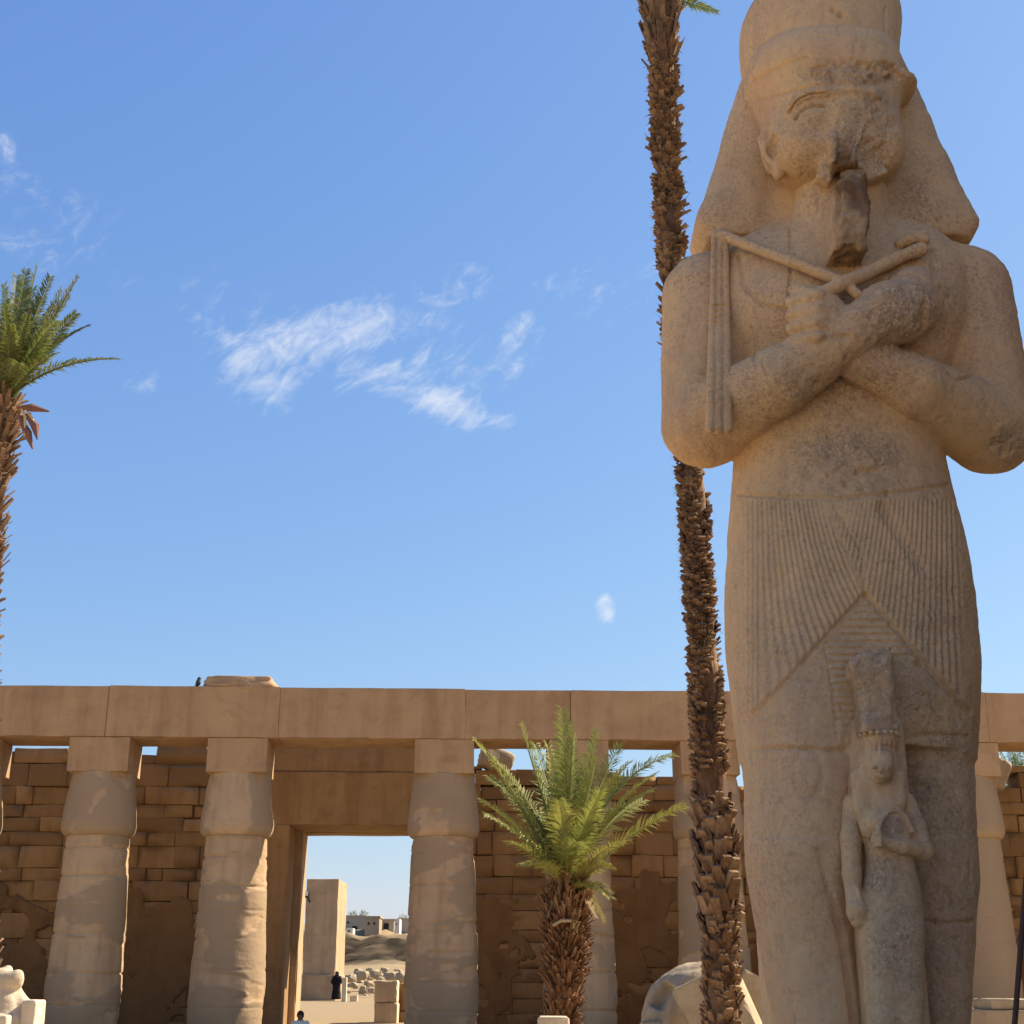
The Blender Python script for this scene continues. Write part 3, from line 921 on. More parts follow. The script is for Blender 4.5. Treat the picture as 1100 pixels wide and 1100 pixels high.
def frond(name, p0, tip, rise, mat, parent, rnd, leaf=.42, n=64, width=.03, dry=0.0, bare=.14, vee=.55):
    """a feather leaf: an arching midrib carrying two rows of narrow leaflets"""
    p0, tip = Vector(p0), Vector(tip)
    L = (tip - p0).length
    ctrl = (p0 + tip) / 2 + Vector((0, 0, rise * L)) - (tip - p0) * .08
    def bez(t): return p0 * (1 - t) ** 2 + ctrl * 2 * t * (1 - t) + tip * t * t
    m = MB()
    ts = [i / 14 for i in range(15)]
    m.tube([bez(t) for t in ts], [max(.005, .036 * (1 - t) ** .8 * (L / 2.6)) for t in ts], 5)
    V, F = list(m.v), list(m.f)
    dryv = [dry] * len(V)
    twist = rnd.uniform(-.5, .5)
    for k in range(n):
        t = bare + (1 - bare) * (k + rnd.random() * .6) / n
        p = bez(t); d = (bez(min(t + .02, 1.0)) - bez(t - .02)).normalized()
        side = d.cross(Vector((0, 0, 1)))
        if side.length < .15: side = d.cross(Vector((math.cos(twist * 9), math.sin(twist * 9), 0)))
        side.normalize(); nor = side.cross(d).normalized()
        side = (side * math.cos(twist * t) + nor * math.sin(twist * t)).normalized(); nor = side.cross(d).normalized()
        ll = leaf * (L / 2.6) ** .35 * min(1, .45 + 2.2 * (t - bare)) * (1 - .62 * max(0, t - .55) / .45)
        for s in (-1, 1):
            l2 = ll * rnd.uniform(.8, 1.15)
            fw = .55 + .75 * t + rnd.uniform(-.22, .22)
            dr = (side * s + d * fw + nor * vee * rnd.uniform(.4, 1.2)).normalized()
            w = d * (width * .5)
            q1 = p + dr * l2 * .45
            q2 = p + dr * l2 + Vector((0, 0, -l2 * rnd.uniform(.08, .38))) - nor * .06 * l2
            i = len(V)
            V += [p - w * .5, p + w * .5, q1 + w, q1 - w, q2]
            F += [(i, i + 1, i + 2, i + 3), (i + 3, i + 2, i + 4)]
            dd = min(1, dry + (rnd.random() < .06) * .6)
            dryv += [dd, dd, dd, dd, min(1, dd + .25 * rnd.random())]
    return mk(name, V, F, mat, parent, smooth=False, attrs={'dry': dryv})


def palm_trunk(parent, path, rads, stubs, mat, rnd, name='trunk', core=.86):
    """path of points with radii; stubs = list of (t0, t1, count, length, width, out) zones of old leaf bases"""
    path = [Vector(p) for p in path]
    ln = [0.0]
    for a, b in zip(path[:-1], path[1:]): ln.append(ln[-1] + (b - a).length)
    tt = [x / ln[-1] for x in ln]

    def pos(t):
        return Vector([np.interp(t, tt, [p[i] for p in path]) for i in range(3)])

    def rad(t): return float(np.interp(t, tt, rads))
    m = MB()
    N = 90
    m.tube([pos(i / N) for i in range(N + 1)], [rad(i / N) * core * (1 + .06 * math.sin(i * 1.3) + rnd.uniform(-.06, .06)) for i in range(N + 1)], 18)
    V, F = list(m.v), list(m.f)
    tip = [0.0] * len(V)
    ga = 2.39996
    for (t0, t1, cnt, le, wi, out) in stubs:
        for k in range(cnt):
            t = t0 + (t1 - t0) * (k + rnd.random() * .8) / cnt
            if t > 1: continue
            a = k * ga + rnd.uniform(-.5, .5)
            if cnt > 1000 and float(vnoise(np.array([t * 40, math.cos(a) * 1.2, math.sin(a) * 1.2]), 1.0, 3)) > .25: continue
            c = pos(t); r = rad(t)
            ax = (pos(min(1, t + .01)) - pos(max(0, t - .01))).normalized()
            e = Vector((math.cos(a), math.sin(a), 0)); e = (e - ax * e.dot(ax)).normalized(); s = ax.cross(e)
            l = le * rnd.uniform(.45, 1.5); w = wi * rnd.uniform(.55, 1.35); o = out * rnd.uniform(.2, 1.7)
            b0 = c + e * (r * core * .93)
            i = len(V)
            th = w * .35
            top = b0 + ax * l + e * (o + .04)
            sk = s * rnd.uniform(-.15, .15) * l
            V += [b0 - s * w / 2, b0 + s * w / 2, b0 + s * w / 2 + e * th * .6 - ax * .02, b0 - s * w / 2 + e * th * .6 - ax * .02,
                  top - s * w * .33 + sk, top + s * w * .33 + sk, top + s * w * .30 + e * th * .5 - ax * th * .4 + sk, top - s * w * .30 + e * th * .5 - ax * th * .4 + sk]
            F += [(i, i + 1, i + 5, i + 4), (i + 1, i + 2, i + 6, i + 5), (i + 2, i + 3, i + 7, i + 6), (i + 3, i, i + 4, i + 7), (i + 4, i + 5, i + 6, i + 7)]
            v = rnd.random()
            tip += [0, 0, .1, .1, v, v, v, v]
            for _ in range(rnd.choice((0, 1, 1, 2))):     # frayed fibre
                i = len(V)
                q = top + e * rnd.uniform(.0, .10) + ax * rnd.uniform(-.12, .12) + s * rnd.uniform(-.1, .1)
                V += [top - s * .012, top + s * .012, q]; F += [(i, i + 1, i + 2)]; tip += [v, v, .3]
    return mk(name, V, F, mat, parent, smooth=False, attrs={'tip': tip})


# ---- the tall palm behind the statue
rp = random.Random(41)
TY = 20.0
tp = [(774, 1290), (776, 1100), (774, 1010), (770, 930), (764, 850), (757, 720), (750, 620), (744, 520), (735, 420), (727, 340), (720, 250), (715, 150), (712, 60), (711, 20)]
tpts = [at(a, b, TY) for a, b in tp]; tpts[0].z = 0
tall = empty('tall_palm', tpts[0], 'tall slender date palm with a rough brown trunk passing behind the statue\'s arm', 'palm tree')
palm_trunk(tall, tpts, [.29, .255, .25, .275, .25, .225, .205, .205, .20, .205, .205, .20, .21, .26],
           [(0, .15, 260, .10, .13, .03), (.135, .235, 130, .20, .19, .05), (.225, .66, 1700, .05, .13, .03), (.62, .965, 1200, .06, .11, .04), (.62, .965, 130, .10, .10, .09), (.94, 1.0, 80, .45, .12, .10)], M['bark'], rp)
cr = tpts[-1]
palm_trunk(tall, [cr + Vector((0, 0, -.1)), cr + Vector((-.02, 0, .6)), cr + Vector((-.03, 0, 1.3))], [.30, .36, .22], [(0, 1, 90, .55, .10, .16)], bark_mat('palm_boots', (.14, .095, .055), (.24, .17, .10), (.42, .32, .20)), rp, 'leaf_boots')
for k in range(34):
    a = k * 2.39996; el = R(86 - 48 * ((k + .5) / 34) ** 1.1)
    L = rp.uniform(2.6, 3.3)
    d = Vector((math.cos(a) * math.cos(el), math.sin(a) * math.cos(el), math.sin(el)))
    frond('frond', cr + Vector((0, 0, .75)) + d * .1, cr + Vector((0, 0, .75)) + d * L + Vector((0, 0, -.25 * L * math.cos(el))), .22 * math.cos(el), M['frond'], tall, rp)
frond('frond', cr + Vector((.1, 0, .45)), at(771, 13, TY), .02, M['frond'], tall, rp, .30, 46)

# ---- the young palm in front of the colonnade
ry = random.Random(9)
YY = 30.0
yp = [(603, 1330), (604, 1100), (606, 1060), (608, 1010), (608, 975), (610, 950)]
ypts = [at(a, b, YY) for a, b in yp]; ypts[0].z = 0
young = empty('young_palm', ypts[0], 'young green date palm with a shaggy orange brown trunk in front of the colonnade', 'palm tree')
palm_trunk(young, ypts, [.33, .31, .35, .42, .36, .23], [(0, .6, 330, .17, .09, .11), (.50, .80, 460, .19, .07, .15), (.76, 1.0, 330, .32, .06, .15)], M['bark_young'], ry)
yc = at(610, 948, YY)
tips = [((604, 762), -.3, .0), ((588, 800), .2, .02), ((616, 790), -.5, .02), ((559, 779), .2, .08), ((510, 796), -.1, .16), ((527, 836), .5, .18), ((516, 860), -.2, .2), ((522, 876), -.9, .12), ((641, 786), .4, .06), ((640, 815), -.7, .06),
        ((722, 812), .6, .34), ((704, 832), -.4, .24), ((736, 866), -.3, .16), ((655, 965), -1.2, .34), ((640, 955), -.4, .35), ((560, 930), -1.3, .30), ((548, 905), -1.0, .22), ((668, 905), -1.3, .24), ((600, 860), -1.9, .25),
        ((645, 850), -1.6, .15), ((620, 905), -2.0, .28), ((665, 800), 1.4, .1), ((575, 800), 1.6, .1), ((545, 850), 1.5, .15), ((690, 860), 1.5, .2), ((610, 780), 1.0, .05), ((640, 880), 1.9, .2), ((655, 930), -.9, .32), ((530, 815), .9, .16), ((700, 850), .6, .25), ((675, 820), -.9, .2)]
for (tpx, dv, rise) in tips:
    tipw = at(tpx[0], tpx[1], YY + dv)
    dry = .45 if tpx[1] > 900 and tpx[0] > 630 else (.12 if ry.random() < .3 else 0)
    frond('frond', yc + Vector((ry.uniform(-.12, .12), ry.uniform(-.1, .1), ry.uniform(-.3, .2))), tipw, rise, M['frond_young'], young, ry, .58, 74, .038, dry, .10, .55)
for (a, b), dv in (((588, 985), -.35), ((640, 985), -.3), ((575, 965), .2), ((650, 990), .25), ((618, 1000), -.5)):
    frond('frond', yc + Vector((0, 0, -.15)), at(a, b, YY + dv), .55, M['frond_young'], young, ry, .34, 40, .03, .95, .12, .3)
# a cut pale stalk across the trunk
m = MB(); m.tube([at(594, 994, YY - .5), at(603, 989, YY - .56), at(614, 989, YY - .52)], .035); m.build('cut_stalk', M['pale'], young)

# ---- palm at the left edge
rl = random.Random(77)
LY = 33.0
lp = [(-26, 1290), (-22, 900), (-17, 700), (-12, 620), (-8, 550), (-2, 490), (3, 452), (6, 430)]
lpts = [at(a, b, LY) for a, b in lp]; lpts[0].z = 0
left = empty('leaning_palm', lpts[0], 'date palm cut by the left edge with a shaggy crown over the colonnade', 'palm tree')
palm_trunk(left, lpts, [.28, .26, .26, .26, .27, .33, .45, .34], [(0, .8, 380, .14, .16, .10), (.72, 1.0, 230, .30, .14, .16)], M['bark'], rl)
lc = at(6, 436, LY)
ltips = [((66, 312), .5, .06), ((-10, 290), .1, .02), ((28, 290), -.6, .03), ((45, 320), .9, .06), ((75, 318), .6, .1), ((12, 350), -1.8, .2), ((-35, 310), .8, .05), ((95, 350), .9, .2), ((60, 345), -1.4, .16), ((40, 286), .2, .03), ((54, 297), -.3, .03), ((84, 298), -.2, .05), ((82, 337), -.6, .09), ((126, 386), -.2, .24), ((60, 380), -1.2, .22), ((18, 296), .5, .02), ((4, 306), -.4, .02), ((-20, 300), .3, .02), ((-50, 310), -.2, .05), ((-80, 350), .3, .10), ((-100, 400), -.3, .2), ((-70, 300), .5, .05),
         ((30, 340), -1.6, .1), ((-20, 350), -1.7, .1), ((25, 300), 1.6, .1), ((55, 330), 1.5, .1), ((-40, 330), 1.7, .1), ((70, 360), 1.3, .2), ((-60, 380), -1.3, .25), ((5, 330), -1.3, .1), ((35, 310), 1.0, .05), ((20, 390), -1.9, .3), ((-30, 400), 1.8, .3)]
for (tpx, dv, rise) in ltips:
    frond('frond', lc + Vector((rl.uniform(-.1, .1), rl.uniform(-.1, .1), rl.uniform(-.1, .3))), at(tpx[0], tpx[1], LY + dv), rise, M['frond'], left, rl, .50, 78, .048, .1 * rl.random())
# hanging fruit stalks and dry sheaths
m = MB()
m.tube([at(14, 438, LY - .4), at(22, 436, LY - .6), at(27, 448, LY - .65), at(27, 468, LY - .65)], .035)
m.tube([at(14, 440, LY - .4), at(26, 438, LY - .6), at(35, 450, LY - .65), at(37, 462, LY - .6)], .03)
m.build('fruit_stalk', M['stalk'], left)
for pts in (((18, 438), (34, 438), (53, 442)), ((28, 445), (38, 458), (40, 472)), ((20, 446), (30, 466), (35, 482))):
    m = MB(); m.tube([at(a, b, LY - .6) for a, b in pts], [.04, .11, .02], 7); m.build('dry_sheath', M['spathe'], left)

# ---- palm crown showing above the wall on the far right
rr = random.Random(3)
FY = 62.0
fpts = [at(1102, 1100, FY), at(1100, 960, FY), at(1098, 865, FY)]; fpts[0].z = .3
far = empty('far_palm', fpts[0], 'green palm crown showing above the wall at the right edge', 'palm tree')
palm_trunk(far, fpts, [.35, .32, .36], [(0, 1, 200, .25, .2, .06)], M['bark'], rr)
fc = fpts[-1]
for (a, b), dv, rise in (((1074, 808), 0, .05), ((1082, 796), .4, .04), ((1068, 826), -.3, .15), ((1092, 800), -.5, .03), ((1105, 790), .2, .03), ((1125, 800), 0, .05), ((1140, 825), -.3, .15), ((1076, 845), .6, .3), ((1118, 850), -.6, .3), ((1090, 815), 1.0, .1), ((1080, 830), -1.2, .2), ((1110, 812), -1.0, .1)):
    frond('frond', fc, at(a, b, FY + dv), rise, M['frond'], far, rr, .55, 44, .05)
# tiny trees on the hill
for k, (px, py) in enumerate(((379, 986), (391, 986), (433, 990))):
    p = at(px, py, 282)
    root = empty('hill_palm', (p.x, 282, p.z - 6), ['left of the two tiny palms on the hill skyline', 'right of the two tiny palms on the hill skyline', 'tiny lone bush on the right of the hill skyline'][k], 'tree', 'tiny trees on the hill')
    m = MB(); m.tube([(p.x, 282, p.z - 6), (p.x, 282, p.z + .3)], .12, 6); m.build('trunk', M['bark'], root)
    m = MB()
    for j in range(160):
        d = Vector((rr.gauss(0, 1), rr.gauss(0, 1), rr.gauss(.1, .8))).normalized() * rr.uniform(.3, 1.1)
        c0 = Vector((p.x, 282, p.z + .5)); e = Vector((rr.uniform(-.2, .2), rr.uniform(-.2, .2), rr.uniform(-.1, .2)))
        m.add([c0 + d, c0 + d + e, c0 + d * .6], [(0, 1, 2)])
    m.build('crown', M['frond'], root)
# ------------------------------------------------------------------ the colossal statue
YS = 11.5


def A(px, py, dy=0.0):
    p = at(px, py, YS + dy)
    return (p.x, p.y, p.z)


def sil(rows, cy=None):
    """rows (py, left px, right px, depth radius, depth centre, exponent) -> loft rows"""
    out = []
    for py, xl, xr, ry, c, n in rows:
        l, r = at(xl, py, YS + c), at(xr, py, YS + c)
        out.append((l.z, (l.x + r.x) / 2, YS + c, (r.x - l.x) / 2, ry, n))
    return out


base_pt = at(930, 1280, YS); base_pt.z = 0.0
statue = empty('colossal_statue', base_pt, 'towering brown stone pharaoh statue with crossed arms and a small queen at its legs', 'statue')


def finish_stone(sc, name, parent, amp=0.010, carve=None, fine=1.0):
    V, Q = sc.mesh()
    N = normals(V, Q)
    px, py = to_px(V)
    at_ = {k: np.zeros(len(V)) for k in ('rough', 'pleat', 'pleat_mask', 'rose', 'grey')}
    disp = amp * .8 * fbm(V, 2.6, 1, 4) + fine * .006 * fbm(V, 13.0, 5, 3) - fine * .008 * sstep(.35, .8, vnoise(V, 17, 31)) * sstep(-.1, .5, fbm(V, 1.3, 33, 3))
    if carve: disp = carve(V, N, px, py, at_, disp)
    V = V + N * disp[:, None]
    o = mk(name, V, Q, M['statue'], parent, attrs=at_)
    return o


def polydist(px, py, pts):
    d = np.full(len(px), 1e6)
    for (x0, y0), (x1, y1) in zip(pts[:-1], pts[1:]):
        dx, dy = x1 - x0, y1 - y0
        t = np.clip(((px - x0) * dx + (py - y0) * dy) / (dx * dx + dy * dy + 1e-9), 0, 1)
        d = np.minimum(d, np.hypot(px - x0 - t * dx, py - y0 - t * dy))
    return d


def blob(px, py, cx, cy, rx, ry, soft=0.5):
    r = np.hypot((px - cx) / rx, (py - cy) / ry)
    return 1 - sstep(1 - soft, 1 + soft, r)


# ---- body: torso, crossed arms, wrapped kilt and legs in one carved surface
hB = 0.0145
sb = Sculpt((0.4, YS - 1.75, -0.1), (5.1, YS + 1.3, 9.6), hB)
# legs
sb.loft(sil([(625, 826, 920, .40, -.10, 2.2), (645, 812, 932, .56, -.16, 2.2), (700, 797, 938, .64, -.26, 2.2), (760, 795, 938, .66, -.32, 2.2), (838, 801, 932, .66, -.36, 2.2), (900, 802, 926, .64, -.38, 2.2), (959, 807, 924, .60, -.38, 2.2),
             (1009, 816, 925, .56, -.38, 2.2), (1055, 824, 928, .55, -.38, 2.2), (1100, 833, 932, .55, -.38, 2.2), (1200, 850, 935, .55, -.38, 2.2), (1300, 852, 935, .55, -.38, 2.2)]), .05)
sb.loft(sil([(625, 935, 1015, .40, -.05, 2.2), (645, 928, 1030, .56, -.05, 2.2), (700, 925, 1042, .62, -.05, 2.2), (838, 930, 1041, .62, -.04, 2.3), (909, 938, 1044, .60, -.02, 2.3), (951, 945, 1045, .58, 0, 2.3), (1001, 950, 1041, .54, 0, 2.3),
             (1060, 960, 1037, .52, 0, 2.3), (1100, 965, 1035, .52, 0, 2.3), (1200, 968, 1030, .5, 0, 2.3), (1300, 968, 1030, .5, 0, 2.3)]), .10)
# stone web between the legs and the back pillar
sb.loft(sil([(560, 830, 990, .5, .45, 6), (800, 835, 1000, .5, .45, 6), (1000, 846, 1008, .5, .45, 6), (1300, 866, 1000, .5, .45, 6)]), .06)
# kilt and belly
sb.loft(sil([(440, 797, 1000, .66, -.02, 2.3), (490, 789, 1010, .68, -.03, 2.3), (530, 786, 1018, .70, -.05, 2.3), (580, 782, 1030, .76, -.07, 2.35), (640, 780, 1038, .80, -.09, 2.5), (700, 783, 1042, .80, -.11, 2.6), (760, 790, 1041, .78, -.12, 2.6), (815, 799, 1040, .70, -.10, 2.4)]), .10)
# chest
sb.loft(sil([(262, 800, 1005, .50, .08, 2.6), (285, 770, 1030, .62, .02, 2.6), (320, 768, 1036, .74, -.06, 2.5), (360, 772, 1034, .78, -.10, 2.4), (400, 780, 1020, .74, -.08, 2.4), (445, 792, 1004, .68, -.04, 2.4), (480, 789, 1009, .66, -.03, 2.3)]), .10)
# breast plates
sb.ell(A(858, 335, -.52), (.42, .34, .34), .15)
sb.ell(A(960, 335, -.52), (.42, .34, .34), .15)
# neck
sb.loft(sil([(170, 855, 950, .48, -.22, 2.1), (230, 848, 953, .50, -.20, 2.1), (262, 838, 960, .55, -.12, 2.1), (290, 815, 985, .60, -.10, 2.1)]), .06)
# image-left arm (lies over the other)
sh1, el1, wr1 = A(759, 322, .0), A(757, 455, -.22), A(914, 360, -1.02)
sb.cone(sh1, el1, .405, .375, .10)
sb.cone(A(762, 318, .05), A(800, 300, .1), .37, .34, .12)
sb.cone(el1, A(836, 409, -.80), .375, .285, .05)
sb.cone(A(836, 409, -.80), wr1, .285, .205, .04)
sb.cone(wr1, A(945, 340, -1.06), .205, .22, .05)
sb.ell(A(962, 335, -1.0), (.33, .26, .27), .12)
sb.ell(A(985, 318, -.93), (.22, .2, .26), .10)
# image-right arm
sh2, el2, wr2 = A(1036, 314, .0), A(1063, 462, -.20), A(922, 384, -.88)
sb.cone(sh2, el2, .415, .385, .10)
sb.cone(A(1030, 312, .05), A(990, 300, .1), .37, .34, .12)
sb.cone(el2, A(985, 417, -.72), .385, .265, .04)
sb.cone(A(985, 417, -.72), wr2, .265, .20, .03)
# fist of the far hand
sb.cone(wr2, A(885, 358, -.98), .19, .2, .05)
sb.ell(A(880, 342, -1.0), (.22, .2, .29), .05)
for k in range(4):
    y0 = 322 + k * 14.5
    sb.cone(A(852, y0 + 2, -1.02), A(880, y0 - 4, -1.16), .062, .058, .02)
    sb.cone(A(852, y0 + 2, -1.02), A(862, y0 + 3, -.88), .062, .05, .02)
sb.cone(A(853, 311, -.98), A(876, 316, -1.16), .05, .05, .03)
sb.noise(.012, 2.2, 3, 3)


def carve_body(V, N, px, py, a, disp):
    front = sstep(.05, .5, -N[:, 1])
    dy = V[:, 1] - YS
    # ragged, battered zones
    belly = blob(px, py, 915, 500, 60, 38) * front
    fist = blob(px, py, 962, 335, 48, 48) * front
    knu = blob(px, py, 895, 345, 22, 30) * front
    forearm = blob(px, py, 885, 400, 75, 40, .8) * front
    lap = blob(px, py, 990, 860, 70, 210, .6) * front
    elb = blob(px, py, 1088, 480, 22, 26) * front
    r = np.maximum.reduce([belly, fist, knu * .8, forearm * .6, lap * .5, elb])
    disp = disp + r * (.034 * fbm(V, 6.5, 9, 5) + .014 * fbm(V, 22, 2, 2))
    a['grey'] = np.clip(np.maximum(r * .75 + .25 * blob(px, py, 870, 720, 70, 50, .8), lap * .6), 0, .85) * np.clip(.65 + .8 * fbm(V, 4, 4, 4), 0, 1)
    legs = sstep(790, 1000, py)
    a['rose'] = np.clip(legs * .55 + .45 * blob(px, py, 868, 830, 40, 34, .8) + .35 * blob(px, py, 1060, 350, 40, 90, .8), 0, .8) * np.clip(.7 + .9 * fbm(V, 2.5, 6, 4), 0, 1)
    # chips and pits
    pit = vnoise(V, 9, 11)
    disp = disp - .028 * sstep(.62, .86, pit) * front * (.25 + r)
    # incised lines
    def groove(pts, w, d, lo=-9, hi=9):
        nonlocal disp
        q = polydist(px, py, pts)
        disp = disp - d * (1 - sstep(w * .3, w, q)) * front * ((dy > lo) & (dy < hi))
    groove([(786, 530), (830, 533), (900, 535), (960, 530), (1018, 521)], 3.0, .022)
    groove([(930, 638), (880, 692), (832, 744), (800, 775)], 3.6, .030)
    groove([(930, 638), (975, 690), (1012, 735), (1042, 765)], 3.6, .030)
    groove([(797, 806), (830, 803), (865, 803), (915, 806)], 2.4, .028)
    groove([(985, 988), (1010, 991), (1045, 990)], 2.4, .026)
    groove([(950, 800), (990, 790), (1042, 792)], 4, .016)
    groove([(849, 246), (850, 285), (848, 318)], 2.6, .022)
    groove([(792, 275), (799, 308), (818, 328), (846, 333)], 3.0, .026)
    groove([(806, 352), (812, 398)], 2.2, .014)
    groove([(897, 545), (925, 590), (930, 638)], 3, .012)
    groove([(948, 545), (975, 585), (990, 610)], 9, .030)
    groove([(1003, 270), (1005, 300), (1018, 320), (1013, 365)], 4.5, .045)
    groove([(1020, 402), (1030, 408), (1042, 404), (1055, 413)], 2.5, .03)
    groove([(885, 690), (895, 740), (901, 795)], 2.4, .012)
    groove([(880, 915), (905, 1010), (918, 1100)], 6.0, .016)
    # the apron hem: below the diagonal hems the legs lie a little deeper
    hem = np.where(px < 930, 638 + (930 - px) * 1.065, 638 + (px - 930) * 1.13)
    below = sstep(0, 10, py - hem) * (py < 900) * front
    mid = sstep(883, 889, px - (py - 690) * .12) * (1 - sstep(978, 990, px)) * (py < 800)
    disp = disp - .014 * below * (1 - mid * (py > 690))
    # eroded cartouche ovals on the shoulder of the leg
    for cx, cy, rx, ry in ((868, 831, 13, 22), (1000, 838, 17, 24)):
        q = np.hypot((px - cx) / rx, (py - cy) / ry)
        disp = disp + .010 * (1 - sstep(.7, 1.15, q)) * front - .007 * np.exp(-((q - 1.25) / .15) ** 2) * front
    # fine pleats
    inb = sstep(534, 542, py) * (1 - sstep(-7, -3, py - hem))
    wl = np.where(py < 640, 885 + (py - 535) * .43, 930)
    leftd = px < wl
    phL = px - .40 * np.clip((px - 815) / 110, 0, 1.2) * (py - 560)
    phR = px + .16 * np.clip((1010 - px) / 80, -.5, 1.2) * (py - 560)
    horiz = (py > hem + 4) & (mid > .4) & (py < 795)
    edge = sstep(783, 815, px) * (1 - sstep(1020, 1040, px))
    a['pleat'] = np.where(horiz, py * 2 * math.pi / 7.6, np.where(leftd, phL, phR) * 2 * math.pi / 5.2)
    wear = np.clip(1.1 + 1.1 * fbm(V, 2.0, 21, 3), .25, 1)
    hm = sstep(3, 8, py - hem) * (mid > .4) * (1 - sstep(775, 798, py)) * (1 - (px > 925) * sstep(700, 712, py))
    a['pleat_mask'] = np.where(horiz, hm, inb * edge * (1 - np.exp(-((px - wl) / 3) ** 2)) * (1 - .8 * blob(px, py, 905, 548, 30, 16))) * wear * front
    disp = disp + .0045 * np.sin(a['pleat']) * a['pleat_mask']
    return disp


finish_stone(sb, 'body', statue, .012, carve_body)

# ---- head
sh = Sculpt((1.0, YS - 1.6, 7.6), (3.9, YS + .7, 11.4), .0115)
sh.loft(sil([(58, 815, 953, .50, -.10, 2.2), (68, 806, 961, .60, -.19, 2.25), (82, 801, 965, .67, -.245, 2.3), (98, 801, 967, .69, -.27, 2.35), (112, 807, 966, .685, -.275, 2.35), (130, 813, 963, .67, -.275, 2.35), (155, 820, 962, .66, -.28, 2.35), (176, 828, 960, .64, -.28, 2.3), (194, 840, 953, .58, -.27, 2.2), (207, 853, 943, .50, -.26, 2.1), (217, 870, 932, .40, -.25, 2.0)]), .04, rnd=.12)
# soft cheeks
sh.ell(A(862, 158, -.62), (.26, .24, .26), .25)
sh.ell(A(944, 165, -.58), (.20, .24, .24), .25)
# broken nose: a flat scar with raised edges
sh.cone(A(913, 108, -.82), A(909, 174, -.82), .12, .13, .18)
sh.box(A(911, 142, -1.10), (.20, .13, .52), .025, 'sub', M=Matrix.Rotation(R(-2), 4, 'X'))
sh.chain([A(899, 108, -.90), A(902, 116, -.93), A(897, 130, -.945), A(893, 150, -.95), A(896, 176, -.92)], [.02, .032, .034, .036, .03], .035)
sh.chain([A(929, 110, -.90), A(933, 122, -.90), A(930, 134, -.91), A(925, 152, -.93)], [.016, .026, .022, .02], .03)
# eye: shallow socket and a flat eyeball under one heavy brow
sh.ell(A(874, 127, -1.03), (.22, .13, .12), .10, 'sub')
sh.ell(A(873, 131, -.79), (.18, .13, .12), .06)
sh.chain([A(843, 122, -.80), A(852, 109, -.87), A(866, 101, -.91), A(884, 98, -.94), A(900, 99, -.95)], [.02, .032, .036, .034, .02], .06)
sh.ell(A(944, 128, -.78), (.14, .10, .09), .06)
sh.chain([A(920, 101, -.94), A(938, 100, -.91), A(952, 108, -.82)], [.03, .034, .02], .05)
# mouth and chin broken away: a deep pit between two surviving tabs
sh.box(A(908, 207, -.92), (.125, .26, .29), .02, 'sub', rnd=.04)
sh.box(A(887, 187, -.76), (.075, .07, .10), .035, rnd=.03, M=Matrix.Rotation(R(22), 4, 'Y'))
sh.box(A(935, 183, -.72), (.11, .08, .12), .03, rnd=.03, M=Matrix.Rotation(R(-24), 4, 'Y'))
# ear
sh.ell(A(830, 160, -.40), (.11, .16, .27), .03)
sh.chain([A(834, 178, -.52), A(824, 166, -.50), A(820, 150, -.48), A(827, 140, -.51), A(837, 145, -.56), A(840, 160, -.58)], [.044, .052, .056, .056, .050, .036], .012)
sh.ell(A(830, 157, -.62), (.060, .10, .11), .015, 'sub')
sh.ell(A(836, 184, -.52), (.06, .07, .085), .02)
# broken right temple: a ledge of the band
sh.ell(A(966, 97, -.42), (.15, .30, .10), .08)
sh.noise(.006, 3.0, 5, 4)


def carve_head(V, N, px, py, a, disp):
    front = sstep(-.1, .4, -N[:, 1])
    r1 = blob(px, py, 922, 78, 54, 13, .35) * front
    r2 = blob(px, py, 938, 142, 26, 44, .4) * front
    r3 = blob(px, py, 908, 184, 13, 28, .35) * front
    r4 = blob(px, py, 912, 150, 20, 22, .5) * front
    r = np.maximum.reduce([r1, r2, r3, r4])
    disp = disp + r1 * (.07 * fbm(V * np.array([.7, 1, 1.6]), 8.0, 3, 5) + .035 * fbm(V, 22, 7, 3) - .02) + np.maximum(r2, r4) * (.055 * fbm(V, 6, 8, 5) + .022 * fbm(V, 20, 4, 3) - .035 * r2)
    disp = disp + r3 * .08 * fbm(V, 8, 12, 4)
    pit3 = blob(px, py, 908, 186, 15, 30, .25) * (V[:, 1] < YS - .45) * (V[:, 1] > YS - .93)
    a['rough'] = np.clip(r3 * .9 + pit3 * 1.2 + .55 * r1 * sstep(0, .5, fbm(V, 7, 3, 4)), 0, 1) * .85
    a['grey'] = np.clip(1.15 * r2 + .7 * r4 + .55 * r1 + .4 * blob(px, py, 880, 150, 40, 40, .9) * front, 0, .8) * np.clip(.7 + .8 * fbm(V, 5, 4, 4), 0, 1)
    for pts, w, d in (([(854, 127), (859, 120), (866, 115), (875, 112.5), (885, 113.5)], 2.0, .085), ([(848, 121), (857, 108), (870, 101.5), (886, 100.5)], 1.8, .02), ([(802, 112), (822, 106), (850, 98), (872, 92), (900, 91)], 1.8, .014), ([(856, 198), (861, 190), (862, 187)], 1.6, .03), ([(799, 99), (815, 84), (845, 68), (868, 62)], 2.2, .015), ([(799, 99), (801, 98)], 2.0, .01)):
        disp = disp - d * (1 - sstep(w * .3, w, polydist(px, py, pts))) * front
    return disp


finish_stone(sh, 'head', statue, .006, carve_head, .8)

